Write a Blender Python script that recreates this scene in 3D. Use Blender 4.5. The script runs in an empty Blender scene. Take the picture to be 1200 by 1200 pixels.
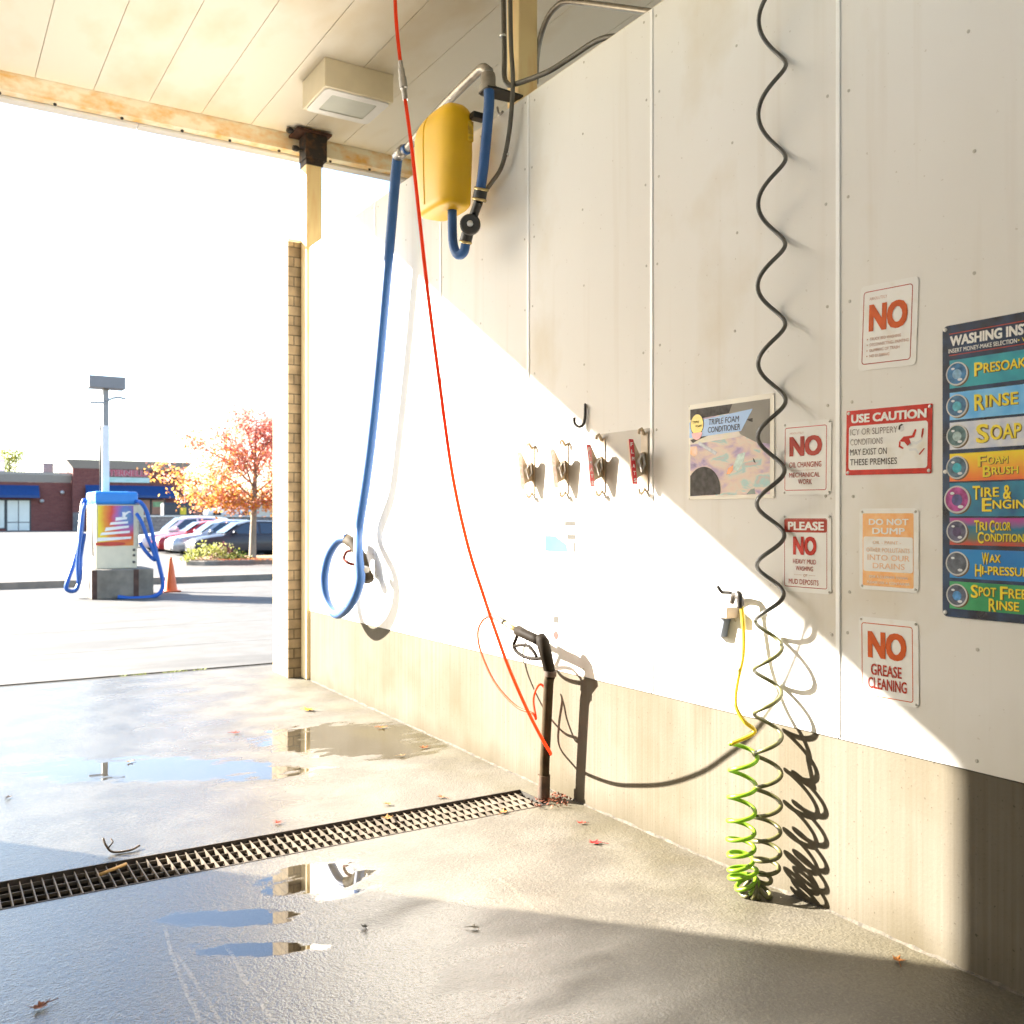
import bpy, bmesh, math, random
from mathutils import Vector, Matrix
random.seed(7)
R = math.radians
sc = bpy.context.scene
col = sc.collection

# ------------------------------------------------------------------ measures
W = 3.32                    # distance of the panelled wall from the camera's path (x)
H = 0.495 * W               # eye height
FL = 1115.0                 # focal length in pixels of the 1200 px photograph
HZ = 606.0                  # row of the horizon
YAW = math.atan(690.0 / FL)
SA, CA = math.sin(YAW), math.cos(YAW)
SX, SY, SZ = -0.336, 0.39, 0.242        # direction to the sun

# ------------------------------------------------------------------ camera
cam = bpy.data.cameras.new("Camera")
cam.sensor_width = 36.0
cam.lens = 36.0 * FL / 1200.0
cam.shift_y = (HZ - 600.0) / 1200.0
cam.clip_start = 0.05
cam.clip_end = 5000
cam.dof.use_dof = True
cam.dof.focus_distance = 4.6
cam.dof.aperture_fstop = 4.0
camo = bpy.data.objects.new("Camera", cam)
camo.location = (0, 0, H)
camo.rotation_euler = (R(90), 0, -YAW)
col.objects.link(camo)
sc.camera = camo

# ------------------------------------------------------------------ sky, sun, exposure
wd = bpy.data.worlds.new("World")
sc.world = wd
wd.use_nodes = True
nt = wd.node_tree
bg = nt.nodes["Background"]
sky = nt.nodes.new("ShaderNodeTexSky")
sky.sky_type = 'NISHITA'
sky.sun_disc = False
sky.sun_elevation = math.atan2(SZ, math.hypot(SX, SY))
sky.sun_rotation = math.atan2(SX, SY)
sky.air_density = 1.0
sky.dust_density = 1.0
sky.ozone_density = 1.8
nt.links.new(sky.outputs[0], bg.inputs[0])
bg.inputs[1].default_value = 0.07
sun = bpy.data.lights.new("Sun", 'SUN')
sun.energy = 5.0
sun.angle = R(0.55)
sun.color = (1.0, 0.94, 0.85)
suno = bpy.data.objects.new("Sun", sun)
suno.rotation_euler = Vector((SX, SY, SZ)).to_track_quat('Z', 'Y').to_euler()
suno.location = (-10, 14, 12)
col.objects.link(suno)
sc.view_settings.view_transform = 'Standard'
sc.view_settings.look = 'None'
sc.view_settings.exposure = 3.1
sc.view_settings.gamma = 1.0
sc.view_settings.use_curve_mapping = False
sc.cycles.max_bounces = 10
sc.cycles.diffuse_bounces = 6
sc.cycles.use_denoising = True
sc.cycles.caustics_reflective = False
sc.cycles.caustics_refractive = False

# ------------------------------------------------------------------ geometry from the photograph
def ray(px, py):
    u = (px - 600.0) / FL
    v = (HZ - py) / FL
    return Vector((SA + u * CA, CA - u * SA, v))
def onX(px, py, x):
    d = ray(px, py); return Vector((0, 0, H)) + d * (x / d.x)
def onY(px, py, y):
    d = ray(px, py); return Vector((0, 0, H)) + d * (y / d.y)
def onZ(px, py, z):
    d = ray(px, py); return Vector((0, 0, H)) + d * ((z - H) / d.z)
FWD = Vector((SA, CA, 0)); RGT = Vector((CA, -SA, 0)); UP = Vector((0, 0, 1))
def atT(px, py, t):
    return Vector((0, 0, H)) + ray(px, py) * t

# ------------------------------------------------------------------ materials
MATS = {}
def pm(name, color, rough=0.6, metal=0.0, var=0.08, scale=6.0, bump=0.0, bscale=60.0, spec=0.5,
       stretch=None, trans=0.0, color2=None, lo=0.35, hi=0.65, emit=0.0, coat=0.0, sss=0.0, detail=5.0):
    """principled material with noise variation of its colour and a fine bump"""
    if name in MATS: return MATS[name]
    m = bpy.data.materials.new(name); m.use_nodes = True
    n = m.node_tree; N = n.nodes; L = n.links
    b = N["Principled BSDF"]
    b.inputs["Roughness"].default_value = rough
    b.inputs["Metallic"].default_value = metal
    b.inputs["Specular IOR Level"].default_value = spec
    if coat: b.inputs["Coat Weight"].default_value = coat; b.inputs["Coat Roughness"].default_value = 0.05
    if sss:
        b.inputs["Subsurface Weight"].default_value = sss
        b.inputs["Subsurface Radius"].default_value = (0.03, 0.02, 0.005)
    tc = N.new("ShaderNodeTexCoord")
    mp = N.new("ShaderNodeMapping")
    if stretch: mp.inputs["Scale"].default_value = stretch
    L.new(tc.outputs["Object"], mp.inputs[0])
    nz = N.new("ShaderNodeTexNoise"); nz.inputs["Scale"].default_value = scale; nz.inputs["Detail"].default_value = detail
    L.new(mp.outputs[0], nz.inputs["Vector"])
    mr = N.new("ShaderNodeMapRange"); mr.inputs[1].default_value = lo; mr.inputs[2].default_value = hi
    L.new(nz.outputs["Fac"], mr.inputs[0])
    mx = N.new("ShaderNodeMix"); mx.data_type = 'RGBA'
    L.new(mr.outputs[0], mx.inputs[0])
    c1 = color if len(color) == 4 else (*color, 1)
    c2 = (*color2[:3], 1) if color2 else tuple(max(0, c * (1 - 2 * var)) for c in color[:3]) + (1,)
    mx.inputs[6].default_value = c2 if not color2 else c1
    mx.inputs[7].default_value = c1 if not color2 else c2
    L.new(mx.outputs[2], b.inputs["Base Color"])
    if bump:
        n2 = N.new("ShaderNodeTexNoise"); n2.inputs["Scale"].default_value = bscale; n2.inputs["Detail"].default_value = 4
        L.new(mp.outputs[0], n2.inputs["Vector"])
        bp = N.new("ShaderNodeBump"); bp.inputs["Strength"].default_value = bump; bp.inputs["Distance"].default_value = 0.01
        L.new(n2.outputs["Fac"], bp.inputs["Height"]); L.new(bp.outputs[0], b.inputs["Normal"])
    if trans:
        t = N.new("ShaderNodeBsdfTranslucent"); L.new(mx.outputs[2], t.inputs[0])
        ms = N.new("ShaderNodeMixShader"); ms.inputs[0].default_value = trans
        out = N["Material Output"]
        L.new(b.outputs[0], ms.inputs[1]); L.new(t.outputs[0], ms.inputs[2]); L.new(ms.outputs[0], out.inputs[0])
    MATS[name] = m
    return m

def brick_mat(name, c1, c2, mortar, scale, bw=0.5, rh=0.25, msize=0.02, bump=0.4):
    m = bpy.data.materials.new(name); m.use_nodes = True
    N = m.node_tree.nodes; L = m.node_tree.links; b = N["Principled BSDF"]
    b.inputs["Roughness"].default_value = 0.85
    tc = N.new("ShaderNodeTexCoord"); sp = N.new("ShaderNodeSeparateXYZ"); L.new(tc.outputs["Object"], sp.inputs[0])
    ad = N.new("ShaderNodeMath"); L.new(sp.outputs[0], ad.inputs[0]); L.new(sp.outputs[1], ad.inputs[1])
    cb = N.new("ShaderNodeCombineXYZ"); L.new(ad.outputs[0], cb.inputs[0]); L.new(sp.outputs[2], cb.inputs[1])
    bt = N.new("ShaderNodeTexBrick"); L.new(cb.outputs[0], bt.inputs["Vector"])
    bt.inputs["Color1"].default_value = (*c1, 1); bt.inputs["Color2"].default_value = (*c2, 1); bt.inputs["Mortar"].default_value = (*mortar, 1)
    bt.inputs["Scale"].default_value = scale; bt.inputs["Mortar Size"].default_value = msize
    bt.inputs["Brick Width"].default_value = bw; bt.inputs["Row Height"].default_value = rh
    nz = N.new("ShaderNodeTexNoise"); nz.inputs["Scale"].default_value = 9; nz.inputs["Detail"].default_value = 6
    L.new(tc.outputs["Object"], nz.inputs["Vector"])
    mr = N.new("ShaderNodeMapRange"); mr.inputs[1].default_value = .3; mr.inputs[2].default_value = .7; mr.inputs[3].default_value = .65; mr.inputs[4].default_value = 1.1
    L.new(nz.outputs[0], mr.inputs[0])
    mu = N.new("ShaderNodeMix"); mu.data_type = 'RGBA'; mu.blend_type = 'MULTIPLY'; mu.inputs[0].default_value = 1
    L.new(bt.outputs["Color"], mu.inputs[6]); L.new(mr.outputs[0], mu.inputs[7])
    L.new(mu.outputs[2], b.inputs["Base Color"])
    bp = N.new("ShaderNodeBump"); bp.inputs["Strength"].default_value = bump; bp.inputs["Distance"].default_value = 0.01; bp.invert = True
    L.new(bt.outputs["Fac"], bp.inputs["Height"]); L.new(bp.outputs[0], b.inputs["Normal"])
    MATS[name] = m
    return m

# ------------------------------------------------------------------ mesh builder
class MB:
    def __init__(s): s.v = []; s.f = []; s.m = []; s.mats = []
    def mi(s, mat):
        if mat is None: return 0
        if mat not in s.mats: s.mats.append(mat)
        return s.mats.index(mat)
    def add(s, verts, faces, mat=None, M=None):
        o = len(s.v); i = s.mi(mat)
        for p in verts:
            p = Vector(p)
            s.v.append(tuple(M @ p if M is not None else p))
        for f in faces: s.f.append(tuple(o + k for k in f)); s.m.append(i)
        return s
    def box(s, a, b, mat=None, M=None):
        x0, y0, z0 = a; x1, y1, z1 = b
        v = [(x0,y0,z0),(x1,y0,z0),(x1,y1,z0),(x0,y1,z0),(x0,y0,z1),(x1,y0,z1),(x1,y1,z1),(x0,y1,z1)]
        f = [(0,3,2,1),(4,5,6,7),(0,1,5,4),(1,2,6,5),(2,3,7,6),(3,0,4,7)]
        return s.add(v, f, mat, M)
    def prism(s, poly, z0, z1, mat=None, M=None, cap=True):
        """polygon in local xy extruded z0..z1"""
        n = len(poly)
        v = [(p[0], p[1], z0) for p in poly] + [(p[0], p[1], z1) for p in poly]
        f = [(i, (i+1) % n, n + (i+1) % n, n + i) for i in range(n)]
        if cap: f += [tuple(range(n-1, -1, -1)), tuple(range(n, 2*n))]
        return s.add(v, f, mat, M)
    def sheet(s, poly, z, mat=None, M=None):
        return s.add([(p[0], p[1], z) for p in poly], [tuple(range(len(poly)))], mat, M)
    def tube(s, pts, rad, n=10, mat=None, caps=True, M=None):
        pts = [Vector(p) for p in pts]
        if not isinstance(rad, (list, tuple)): rad = [rad] * len(pts)
        k = len(pts); T = []
        for i in range(k):
            a = pts[max(i-1, 0)]; b = pts[min(i+1, k-1)]
            T.append((b - a).normalized())
        ref = Vector((0,0,1)) if abs(T[0].z) < 0.9 else Vector((1,0,0))
        nrm = T[0].cross(ref).normalized(); V = []; F = []
        for i in range(k):
            nrm = (nrm - T[i] * nrm.dot(T[i]))
            if nrm.length < 1e-6: nrm = T[i].orthogonal()
            nrm.normalize(); bi = T[i].cross(nrm)
            for j in range(n):
                a = 2 * math.pi * j / n
                V.append(pts[i] + (nrm * math.cos(a) + bi * math.sin(a)) * rad[i])
        for i in range(k-1):
            for j in range(n):
                F.append((i*n+j, i*n+(j+1) % n, (i+1)*n+(j+1) % n, (i+1)*n+j))
        if caps: F += [tuple(range(n-1, -1, -1)), tuple(range((k-1)*n, k*n))]
        return s.add(V, F, mat, M)
    def lathe(s, prof, n=24, mat=None, M=None):
        """profile (r, z) turned round local z"""
        V = []; F = []; k = len(prof)
        for r, z in prof:
            for j in range(n):
                a = 2*math.pi*j/n; V.append((r*math.cos(a), r*math.sin(a), z))
        for i in range(k-1):
            for j in range(n): F.append((i*n+j, i*n+(j+1) % n, (i+1)*n+(j+1) % n, (i+1)*n+j))
        F += [tuple(range(n-1, -1, -1)), tuple(range((k-1)*n, k*n))]
        return s.add(V, F, mat, M)
    def disc(s, c, r, z, n=24, mat=None, ry=None, M=None):
        ry = ry or r
        return s.sheet([(c[0]+r*math.cos(2*math.pi*j/n), c[1]+ry*math.sin(2*math.pi*j/n)) for j in range(n)], z, mat, M)
    def ring(s, outer, inner, z, mat=None, M=None):
        n = len(outer)
        return s.add([(p[0],p[1],z) for p in outer] + [(p[0],p[1],z) for p in inner],
                     [(i, (i+1) % n, n+(i+1) % n, n+i) for i in range(n)], mat, M)
    def text(s, body, x0, y0, x1, y1, z, mat=None, bold=0.0, M=None, shear=0.0):
        V, F = text_geo(body, 0.0, shear)
        xs = [p[0] for p in V]; ys = [p[1] for p in V]
        ax, bx, ay, by = min(xs)-bold, max(xs)+bold, min(ys)-bold, max(ys)+bold
        offs = [(0,0)]
        if bold: offs = [(bold*a, bold*b*.6) for a in (-1,0,1) for b in (-1,0,1)]
        if bold > .03: offs += [(.5*bold*a, .5*bold*b) for a in (-1,1) for b in (-1,1)]
        for k, (ox, oy) in enumerate(offs):
            q = [(x0 + (p[0]+ox-ax)/(bx-ax)*(x1-x0), y0 + (p[1]+oy-ay)/(by-ay)*(y1-y0), z + k*3e-5) for p in V]
            s.add(q, F, mat, M)
        return s
    def build(s, name, mat=None, parent=None, smooth=False, loc=None, bevel=0.0, auto=None):
        me = bpy.data.meshes.new(name)
        me.from_pydata(s.v, [], s.f)
        mats = s.mats or ([mat] if mat else [])
        for m in mats: me.materials.append(m)
        if s.mats: me.polygons.foreach_set("material_index", s.m)
        if smooth: me.polygons.foreach_set("use_smooth", [True]*len(me.polygons))
        me.update()
        ob = bpy.data.objects.new(name, me)
        if loc is not None: ob.location = loc
        col.objects.link(ob)
        if parent: ob.parent = parent
        if bevel:
            bm = bmesh.new(); bm.from_mesh(me)
            bmesh.ops.remove_doubles(bm, verts=bm.verts, dist=1e-5)
            es = [e for e in bm.edges if len(e.link_faces) == 2 and e.calc_face_angle() > 0.6]
            bmesh.ops.bevel(bm, geom=es, offset=bevel, segments=2, affect='EDGES', profile=0.6, clamp_overlap=True)
            bm.to_mesh(me); bm.free()
        if smooth and auto:
            me.polygons.foreach_set("use_smooth", [True]*len(me.polygons))
            me.set_sharp_from_angle(angle=R(auto))
        return ob

TXT = {}
def text_geo(body, bold, shear=0.0):
    key = (body, bold, shear)
    if key in TXT: return TXT[key]
    cu = bpy.data.curves.new("lettering", 'FONT')
    cu.body = body; cu.offset = bold; cu.shear = shear; cu.resolution_u = 3; cu.fill_mode = 'FRONT'
    o = bpy.data.objects.new("lettering", cu)
    me = bpy.data.meshes.new_from_object(o)
    V = [tuple(v.co) for v in me.vertices]; F = [tuple(p.vertices) for p in me.polygons]
    bpy.data.meshes.remove(me); bpy.data.objects.remove(o); bpy.data.curves.remove(cu)
    TXT[key] = (V, F)
    return TXT[key]

def rrect(x0, y0, x1, y1, r, k=5):
    P = []
    for cx, cy, a0 in ((x1-r, y0+r, -90), (x1-r, y1-r, 0), (x0+r, y1-r, 90), (x0+r, y0+r, 180)):
        for i in range(k+1):
            a = R(a0 + 90*i/k); P.append((cx + r*math.cos(a), cy + r*math.sin(a)))
    return P

def spline(pts, sub=8):
    """Catmull-Rom through points"""
    P = [Vector(p) for p in pts]; out = []
    P = [P[0]*2 - P[1]] + P + [P[-1]*2 - P[-2]]
    for i in range(1, len(P)-2):
        for k in range(sub):
            t = k/sub; a, b, c, d = P[i-1], P[i], P[i+1], P[i+2]
            out.append(0.5*((2*b) + (c-a)*t + (2*a-5*b+4*c-d)*t*t + (3*b-a-3*c+d)*t**3))
    out.append(P[-2]); return out

# ------------------------------------------------------------------ tagging
def tag(o, label=None, cat=None, group=None, kind=None):
    if label: o["label"] = label
    if cat: o["category"] = cat
    if group: o["group"] = group
    if kind: o["kind"] = kind
    return o
def empty(name, loc, label, cat, group=None, rot=None):
    o = bpy.data.objects.new(name, None); o.empty_display_size = 0.1
    o.location = loc
    if rot: o.rotation_euler = rot
    col.objects.link(o)
    return tag(o, label, cat, group)
def structure(o): o["kind"] = "structure"; return o
def copy_tree(o, parent=None):
    c = o.copy(); col.objects.link(c)
    if parent: c.parent = parent
    for ch in list(o.children): copy_tree(ch, c)
    return c

# ------------------------------------------------------------------ common materials
def panel_mat():
    m = bpy.data.materials.new("painted_wall_panel"); m.use_nodes = True
    N = m.node_tree.nodes; L = m.node_tree.links; b = N["Principled BSDF"]; b.inputs["Roughness"].default_value = .6; b.inputs["Specular IOR Level"].default_value = .06
    tc = N.new("ShaderNodeTexCoord")
    def nz(sc_, st, det=5):
        mp = N.new("ShaderNodeMapping"); mp.inputs["Scale"].default_value = st; L.new(tc.outputs["Object"], mp.inputs[0])
        n = N.new("ShaderNodeTexNoise"); n.inputs["Scale"].default_value = sc_; n.inputs["Detail"].default_value = det; L.new(mp.outputs[0], n.inputs["Vector"]); return n.outputs["Fac"]
    def mix(f_, a_, c_, e_, c1, c2):
        r = N.new("ShaderNodeMapRange"); r.inputs[1].default_value = a_; r.inputs[2].default_value = c_; r.inputs[4].default_value = e_; L.new(f_, r.inputs[0])
        n = N.new("ShaderNodeMix"); n.data_type = 'RGBA'; L.new(r.outputs[0], n.inputs[0])
        for i, q in ((6,c1),(7,c2)):
            if isinstance(q, tuple): n.inputs[i].default_value = (*q,1)
            else: L.new(q, n.inputs[i])
        return n.outputs[2]
    c = mix(nz(.8,(1,1,.6)), .35, .7, 1, (.795,.785,.76), (.755,.735,.695))
    c = mix(nz(7,(1,1.6,.06),6), .56, .80, .32, c, (.62,.56,.47))          # drips
    c = mix(nz(1.3,(1,1,.8),6), .58, .72, .5, c, (.62,.54,.40))           # brown smears
    c = mix(nz(38,(1,1,1),2), .72, .78, .45, c, (.40,.34,.26))             # spatter
    sp = N.new("ShaderNodeSeparateXYZ"); L.new(tc.outputs["Object"], sp.inputs[0])
    ad = N.new("ShaderNodeMath"); ad.operation = 'MULTIPLY_ADD'; L.new(nz(5,(1,1,.4)), ad.inputs[0]); ad.inputs[1].default_value = -.5; L.new(sp.outputs[2], ad.inputs[2])
    c = mix(ad.outputs[0], .75, .40, .35, c, (.52,.46,.34))                # splash grime low down
    L.new(c, b.inputs["Base Color"])
    bp = N.new("ShaderNodeBump"); bp.inputs["Strength"].default_value = .10; bp.inputs["Distance"].default_value = .02
    a2 = N.new("ShaderNodeMath"); L.new(nz(1.1,(1,1,.5),2), a2.inputs[0]); m2 = N.new("ShaderNodeMath"); m2.operation = 'MULTIPLY'; L.new(nz(55,(1,1,1),2), m2.inputs[0]); m2.inputs[1].default_value = .04; L.new(m2.outputs[0], a2.inputs[1])
    L.new(a2.outputs[0], bp.inputs["Height"]); L.new(bp.outputs[0], b.inputs["Normal"])
    MATS["painted_wall_panel"] = m; return m
white_panel = panel_mat()
strip_white = pm("white_seam_strip", (0.86, 0.86, 0.85), 0.4, var=0.01)
trim_cream = pm("cream_trim", (0.72, 0.65, 0.5), 0.6, var=0.05)
screw_grey = pm("screw_head", (0.52, 0.49, 0.43), 0.5, metal=0.0)
ceil_cream = pm("cream_ceiling_sheet", (0.86, 0.80, 0.68), 0.55, color2=(0.72, 0.60, 0.40), scale=1.6, stretch=(1, .5, 1), lo=.48, hi=.78)
rust_cream = pm("rust_stained_cream", (0.90, 0.83, 0.64), 0.65, color2=(0.80, 0.47, 0.14), scale=5, stretch=(1.2, 1, 2.0), lo=.40, hi=.70)
fascia_white = pm("fascia_white", (0.78, 0.76, 0.72), 0.6, var=0.06, scale=2)
dark_metal = pm("dark_metal", (0.035, 0.03, 0.026), 0.5, metal=0.3, var=0.2)
conduit_grey = pm("conduit_grey", (0.13, 0.12, 0.10), 0.5, metal=0.4, var=0.1, scale=14)
galv = pm("galvanised_steel", (0.32, 0.29, 0.25), 0.4, metal=0.8, var=0.12, scale=18)
steel = pm("bright_steel", (0.6, 0.58, 0.55), 0.28, metal=1.0, var=0.05)
brass = pm("brass", (0.55, 0.42, 0.2), 0.35, metal=0.9, var=0.1)
black_rubber = pm("black_rubber", (0.022, 0.021, 0.02), 0.55, var=0.1)
blue_hose = pm("blue_hose", (0.016, 0.085, 0.26), 0.5, var=0.05)
post_paint = pm("post_paint", (0.92, 0.72, 0.38), 0.6, color2=(0.70, 0.33, 0.08), scale=2.2, lo=.52, hi=.85, stretch=(3,3,.6))

# ------------------------------------------------------------------ ground
def floor_mat(name, base, dark, wet=True):
    m = bpy.data.materials.new(name); m.use_nodes = True
    N = m.node_tree.nodes; L = m.node_tree.links; b = N["Principled BSDF"]
    tc = N.new("ShaderNodeTexCoord"); P = tc.outputs["Object"]
    def noise(scale, detail=5, st=None):
        src = P
        if st:
            mp = N.new("ShaderNodeMapping"); mp.inputs["Scale"].default_value = st; L.new(P, mp.inputs[0]); src = mp.outputs[0]
        n = N.new("ShaderNodeTexNoise"); n.inputs["Scale"].default_value = scale; n.inputs["Detail"].default_value = detail
        L.new(src, n.inputs["Vector"]); return n.outputs["Fac"]
    def mrange(f, a, c, d=0.0, e=1.0):
        r = N.new("ShaderNodeMapRange"); r.interpolation_type = 'SMOOTHSTEP'
        for i, v in ((1, a), (2, c), (3, d), (4, e)): r.inputs[i].default_value = v
        L.new(f, r.inputs[0]); return r.outputs[0]
    def mth(op, a, c):
        n = N.new("ShaderNodeMath"); n.operation = op
        for i, q in ((0, a), (1, c)):
            if isinstance(q, (int, float)): n.inputs[i].default_value = q
            else: L.new(q, n.inputs[i])
        return n.outputs[0]
    def mixc(f, c1, c2):
        n = N.new("ShaderNodeMix"); n.data_type = 'RGBA'; L.new(f, n.inputs[0])
        for i, q in ((6, c1), (7, c2)):
            if isinstance(q, tuple): n.inputs[i].default_value = (*q, 1)
            else: L.new(q, n.inputs[i])
        return n.outputs[2]
    big = noise(0.55, 6); mid = noise(3.2, 6); fine = noise(45, 3); spk = noise(160, 2)
    c = mixc(mrange(mid, .35, .68), dark, base)
    c = mixc(mrange(spk, .60, .72, 0, .5), c, tuple(x*0.45 for x in dark))
    grit = noise(95, 4)
    c = mixc(mrange(grit, .36, .50, .55, 0), c, tuple(x*0.55 for x in dark)); c = mixc(mrange(grit, .55, .68, 0, .45), c, tuple(min(1, x*1.7) for x in base))
    sp = N.new("ShaderNodeSeparateXYZ"); L.new(P, sp.inputs[0])
    if wet:
        # puddles lie where the slab dips: each an ellipse whose edge is broken by noise
        puddle = None
        for (x, y, rx, ry, rot) in PUDDLES:
            dx = mth('SUBTRACT', sp.outputs[0], x); dy = mth('SUBTRACT', sp.outputs[1], y)
            ca, sa = math.cos(rot), math.sin(rot)
            ux = mth('ADD', mth('MULTIPLY', dx, ca/rx), mth('MULTIPLY', dy, sa/rx))
            uy = mth('ADD', mth('MULTIPLY', dx, -sa/ry), mth('MULTIPLY', dy, ca/ry))
            q = mth('ADD', mth('POWER', ux, 2.0), mth('POWER', uy, 2.0))
            e = mth('SUBTRACT', 1.0, q)
            puddle = e if puddle is None else mth('MAXIMUM', puddle, e)
        edge = mth('ADD', puddle, mth('MULTIPLY', mth('SUBTRACT', noise(5.0, 6, (1, 2.2, 1)), 0.5), 2.4))
        pf = mrange(edge, .12, .58)
        b.inputs['IOR'].default_value = 1.8
        # damp film: strongest on the open side of the bay, thinning towards the wall
        film = mth('ADD', mth('MULTIPLY', sp.outputs[0], -0.42), mth('MULTIPLY', noise(1.6, 7, (1, 2.2, 1)), 1.15))
        df = mrange(film, -0.75, 0.15)
        c = mixc(mth('MULTIPLY', df, 0.15), c, tuple(x*0.6 for x in dark))
        c = mixc(mth('MULTIPLY', pf, 0.75), c, tuple(x*0.45 for x in dark))
        # algae by the wall
        for (ax_, ay_, bx_, by_, wd__, cc_, am_) in SCRATCHES:
            ln_ = math.hypot(bx_-ax_, by_-ay_); ux_, uy_ = (bx_-ax_)/ln_, (by_-ay_)/ln_
            wob_ = mth('MULTIPLY', mth('SUBTRACT', mid, .5), .06)
            dd = mth('ABSOLUTE', mth('ADD', mth('ADD', mth('MULTIPLY', mth('SUBTRACT', sp.outputs[0], ax_), -uy_), mth('MULTIPLY', mth('SUBTRACT', sp.outputs[1], ay_), ux_)), wob_), 0)
            tt = mth('ADD', mth('MULTIPLY', mth('SUBTRACT', sp.outputs[0], ax_), ux_/ln_), mth('MULTIPLY', mth('SUBTRACT', sp.outputs[1], ay_), uy_/ln_))
            f_ = mth('MULTIPLY', mrange(dd, wd__, wd__*.4), mth('MULTIPLY', mrange(tt, 0, .15), mrange(tt, 1, .85)))
            f_ = mth('MULTIPLY', f_, mrange(grit, .38, .58, .1, am_))
            c = mixc(f_, c, cc_)
        al = mrange(mth('ADD', mrange(sp.outputs[0], 2.2, 3.2), mth('MULTIPLY', noise(2.0, 4), 1.2)), 1.25, 1.75, 0, .35)
        c = mixc(al, c, (0.085, 0.07, 0.022))
        ro = mth('ADD', mrange(df, 0, 1, .60, .20), mth('MULTIPLY', mth('SUBTRACT', mid, .5), .25))
        rr = N.new("ShaderNodeMix"); rr.data_type = 'FLOAT'; L.new(pf, rr.inputs[0]); L.new(ro, rr.inputs[2]); rr.inputs[3].default_value = 0.015
        L.new(rr.outputs[0], b.inputs["Roughness"])
        hgt = mth('ADD', mth('MULTIPLY', grit, 1.3), mth('MULTIPLY', noise(34, 5), 1.0))
        bp = N.new("ShaderNodeBump"); bp.inputs["Distance"].default_value = 0.006
        L.new(mth('MULTIPLY', mth('SUBTRACT', 1.0, pf), 0.42), bp.inputs["Strength"])
        L.new(hgt, bp.inputs["Height"]); L.new(bp.outputs[0], b.inputs["Normal"])
    else:
        b.inputs["Roughness"].default_value = 0.75
        st = mrange(noise(0.35, 6, (1, 3, 1)), .48, .66, 0, .75)
        c = mixc(st, c, tuple(x*0.62 for x in dark))
        bp = N.new("ShaderNodeBump"); bp.inputs["Distance"].default_value = 0.006; bp.inputs["Strength"].default_value = .3
        L.new(fine, bp.inputs["Height"]); L.new(bp.outputs[0], b.inputs["Normal"])
    L.new(c, b.inputs["Base Color"])
    return m

ZN = -0.056                              # the slab falls 5 cm to the drain
def fl(px, py): p = onZ(px, py, ZN + 0.0); return p.x, p.y
PUDDLES = []
for (px, py, wx, wy) in ((405, 868, 120, 22), (375, 1030, 75, 30), (270, 1075, 95, 12), (300, 1112, 90, 10), (440, 880, 90, 14), (180, 905, 230, 16)):
    x, y = fl(px, py); xa, ya = fl(px + wx, py); xb, yb = fl(px, py + wy)
    PUDDLES.append((x, y, math.hypot(xa-x, ya-y), math.hypot(xb-x, yb-y), math.atan2(ya-y, xa-x)))
SCRATCHES = []
for (pa_, pb_, wd_, cl_, am_) in (((188,1082),(240,1215),.011,(.34,.29,.21),.6), ((205,1112),(268,1215),.010,(.34,.29,.21),.5), ((262,1105),(330,1215),.011,(.34,.29,.21),.5), ((100,1059),(275,1027),.008,(.03,.025,.02),.9), ((560,1010),(640,1075),.012,(.25,.21,.14),.3)):
    SCRATCHES.append((*fl(*pa_), *fl(*pb_), wd_, cl_, am_))
bay_conc = floor_mat("wet_bay_concrete", (0.104, 0.090, 0.066), (0.064, 0.053, 0.035))
lot_conc = floor_mat("dry_lot_concrete", (0.100, 0.095, 0.087), (0.078, 0.073, 0.064), wet=False)
soil = pm("dark_subsoil", (0.10, 0.085, 0.06), 0.9, var=.2)

g = MB(); g.sheet([(-2500,-2500),(2500,-2500),(2500,2500),(-2500,2500)], -0.45)
structure(g.build("ground", soil))
D0, D1, XE = 1.405*W, 1.512*W, 0.952*W    # drain slot
YB = 3.13*W                                # end of the bay slab
f = MB()
def quad(b, x0, y0, z0, x1, y1, z1): b.add([(x0,y0,z0),(x1,y0,z0),(x1,y1,z1),(x0,y1,z1)], [(0,1,2,3)])
X0, X1 = -2.9, 9.6
quad(f, -14, -14, ZN, 14, D0, ZN)
quad(f, XE, D0, ZN, 14, D1, ZN); quad(f, -14, D0, ZN, -2.6, D1, ZN)
quad(f, -14, D1, ZN, 14, 2.85*W, 0); quad(f, -14, 2.85*W, 0, 14, YB, 0)
f.add([(-14,YB,0),(14,YB,0),(14,YB,-.3),(-14,YB,-.3)], [(0,1,2,3)])
structure(f.build("bay_floor", bay_conc))
ch = MB(); ch.sheet([(-2.6,D0),(XE,D0),(XE,D1),(-2.6,D1)], ZN-.27)
for (xa, ya, xb, yb) in ((-2.6,D0,XE,D0),(XE,D0,XE,D1),(XE,D1,-2.6,D1),(-2.6,D1,-2.6,D0)):
    ch.add([(xa,ya,ZN-.001),(xb,yb,ZN-.001),(xb,yb,ZN-.28),(xa,ya,ZN-.28)], [(0,1,2,3)])
structure(ch.build("drain_channel", pm("drain_sludge", (.035,.028,.018), .7, var=.3, scale=6)))
a = MB()
KY = 24.5
JT = [YB+.17, 12.6, 15.0, 17.6, 20.0, 22.3, KY]
for i in range(len(JT)-1):
    a.box((-60, JT[i]+(.006 if i else 0), -.3), (80, JT[i+1]-.006, 0))
structure(a.build("driveway", lot_conc))
a = MB(); a.box((-60, KY+.2, -.3), (120, 300, 0.0))
structure(a.build("parking_lot", lot_conc))
kerb_m = pm("kerb_concrete", (0.24, 0.21, 0.175), 0.85, var=.15, scale=3, bump=.3)
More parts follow.
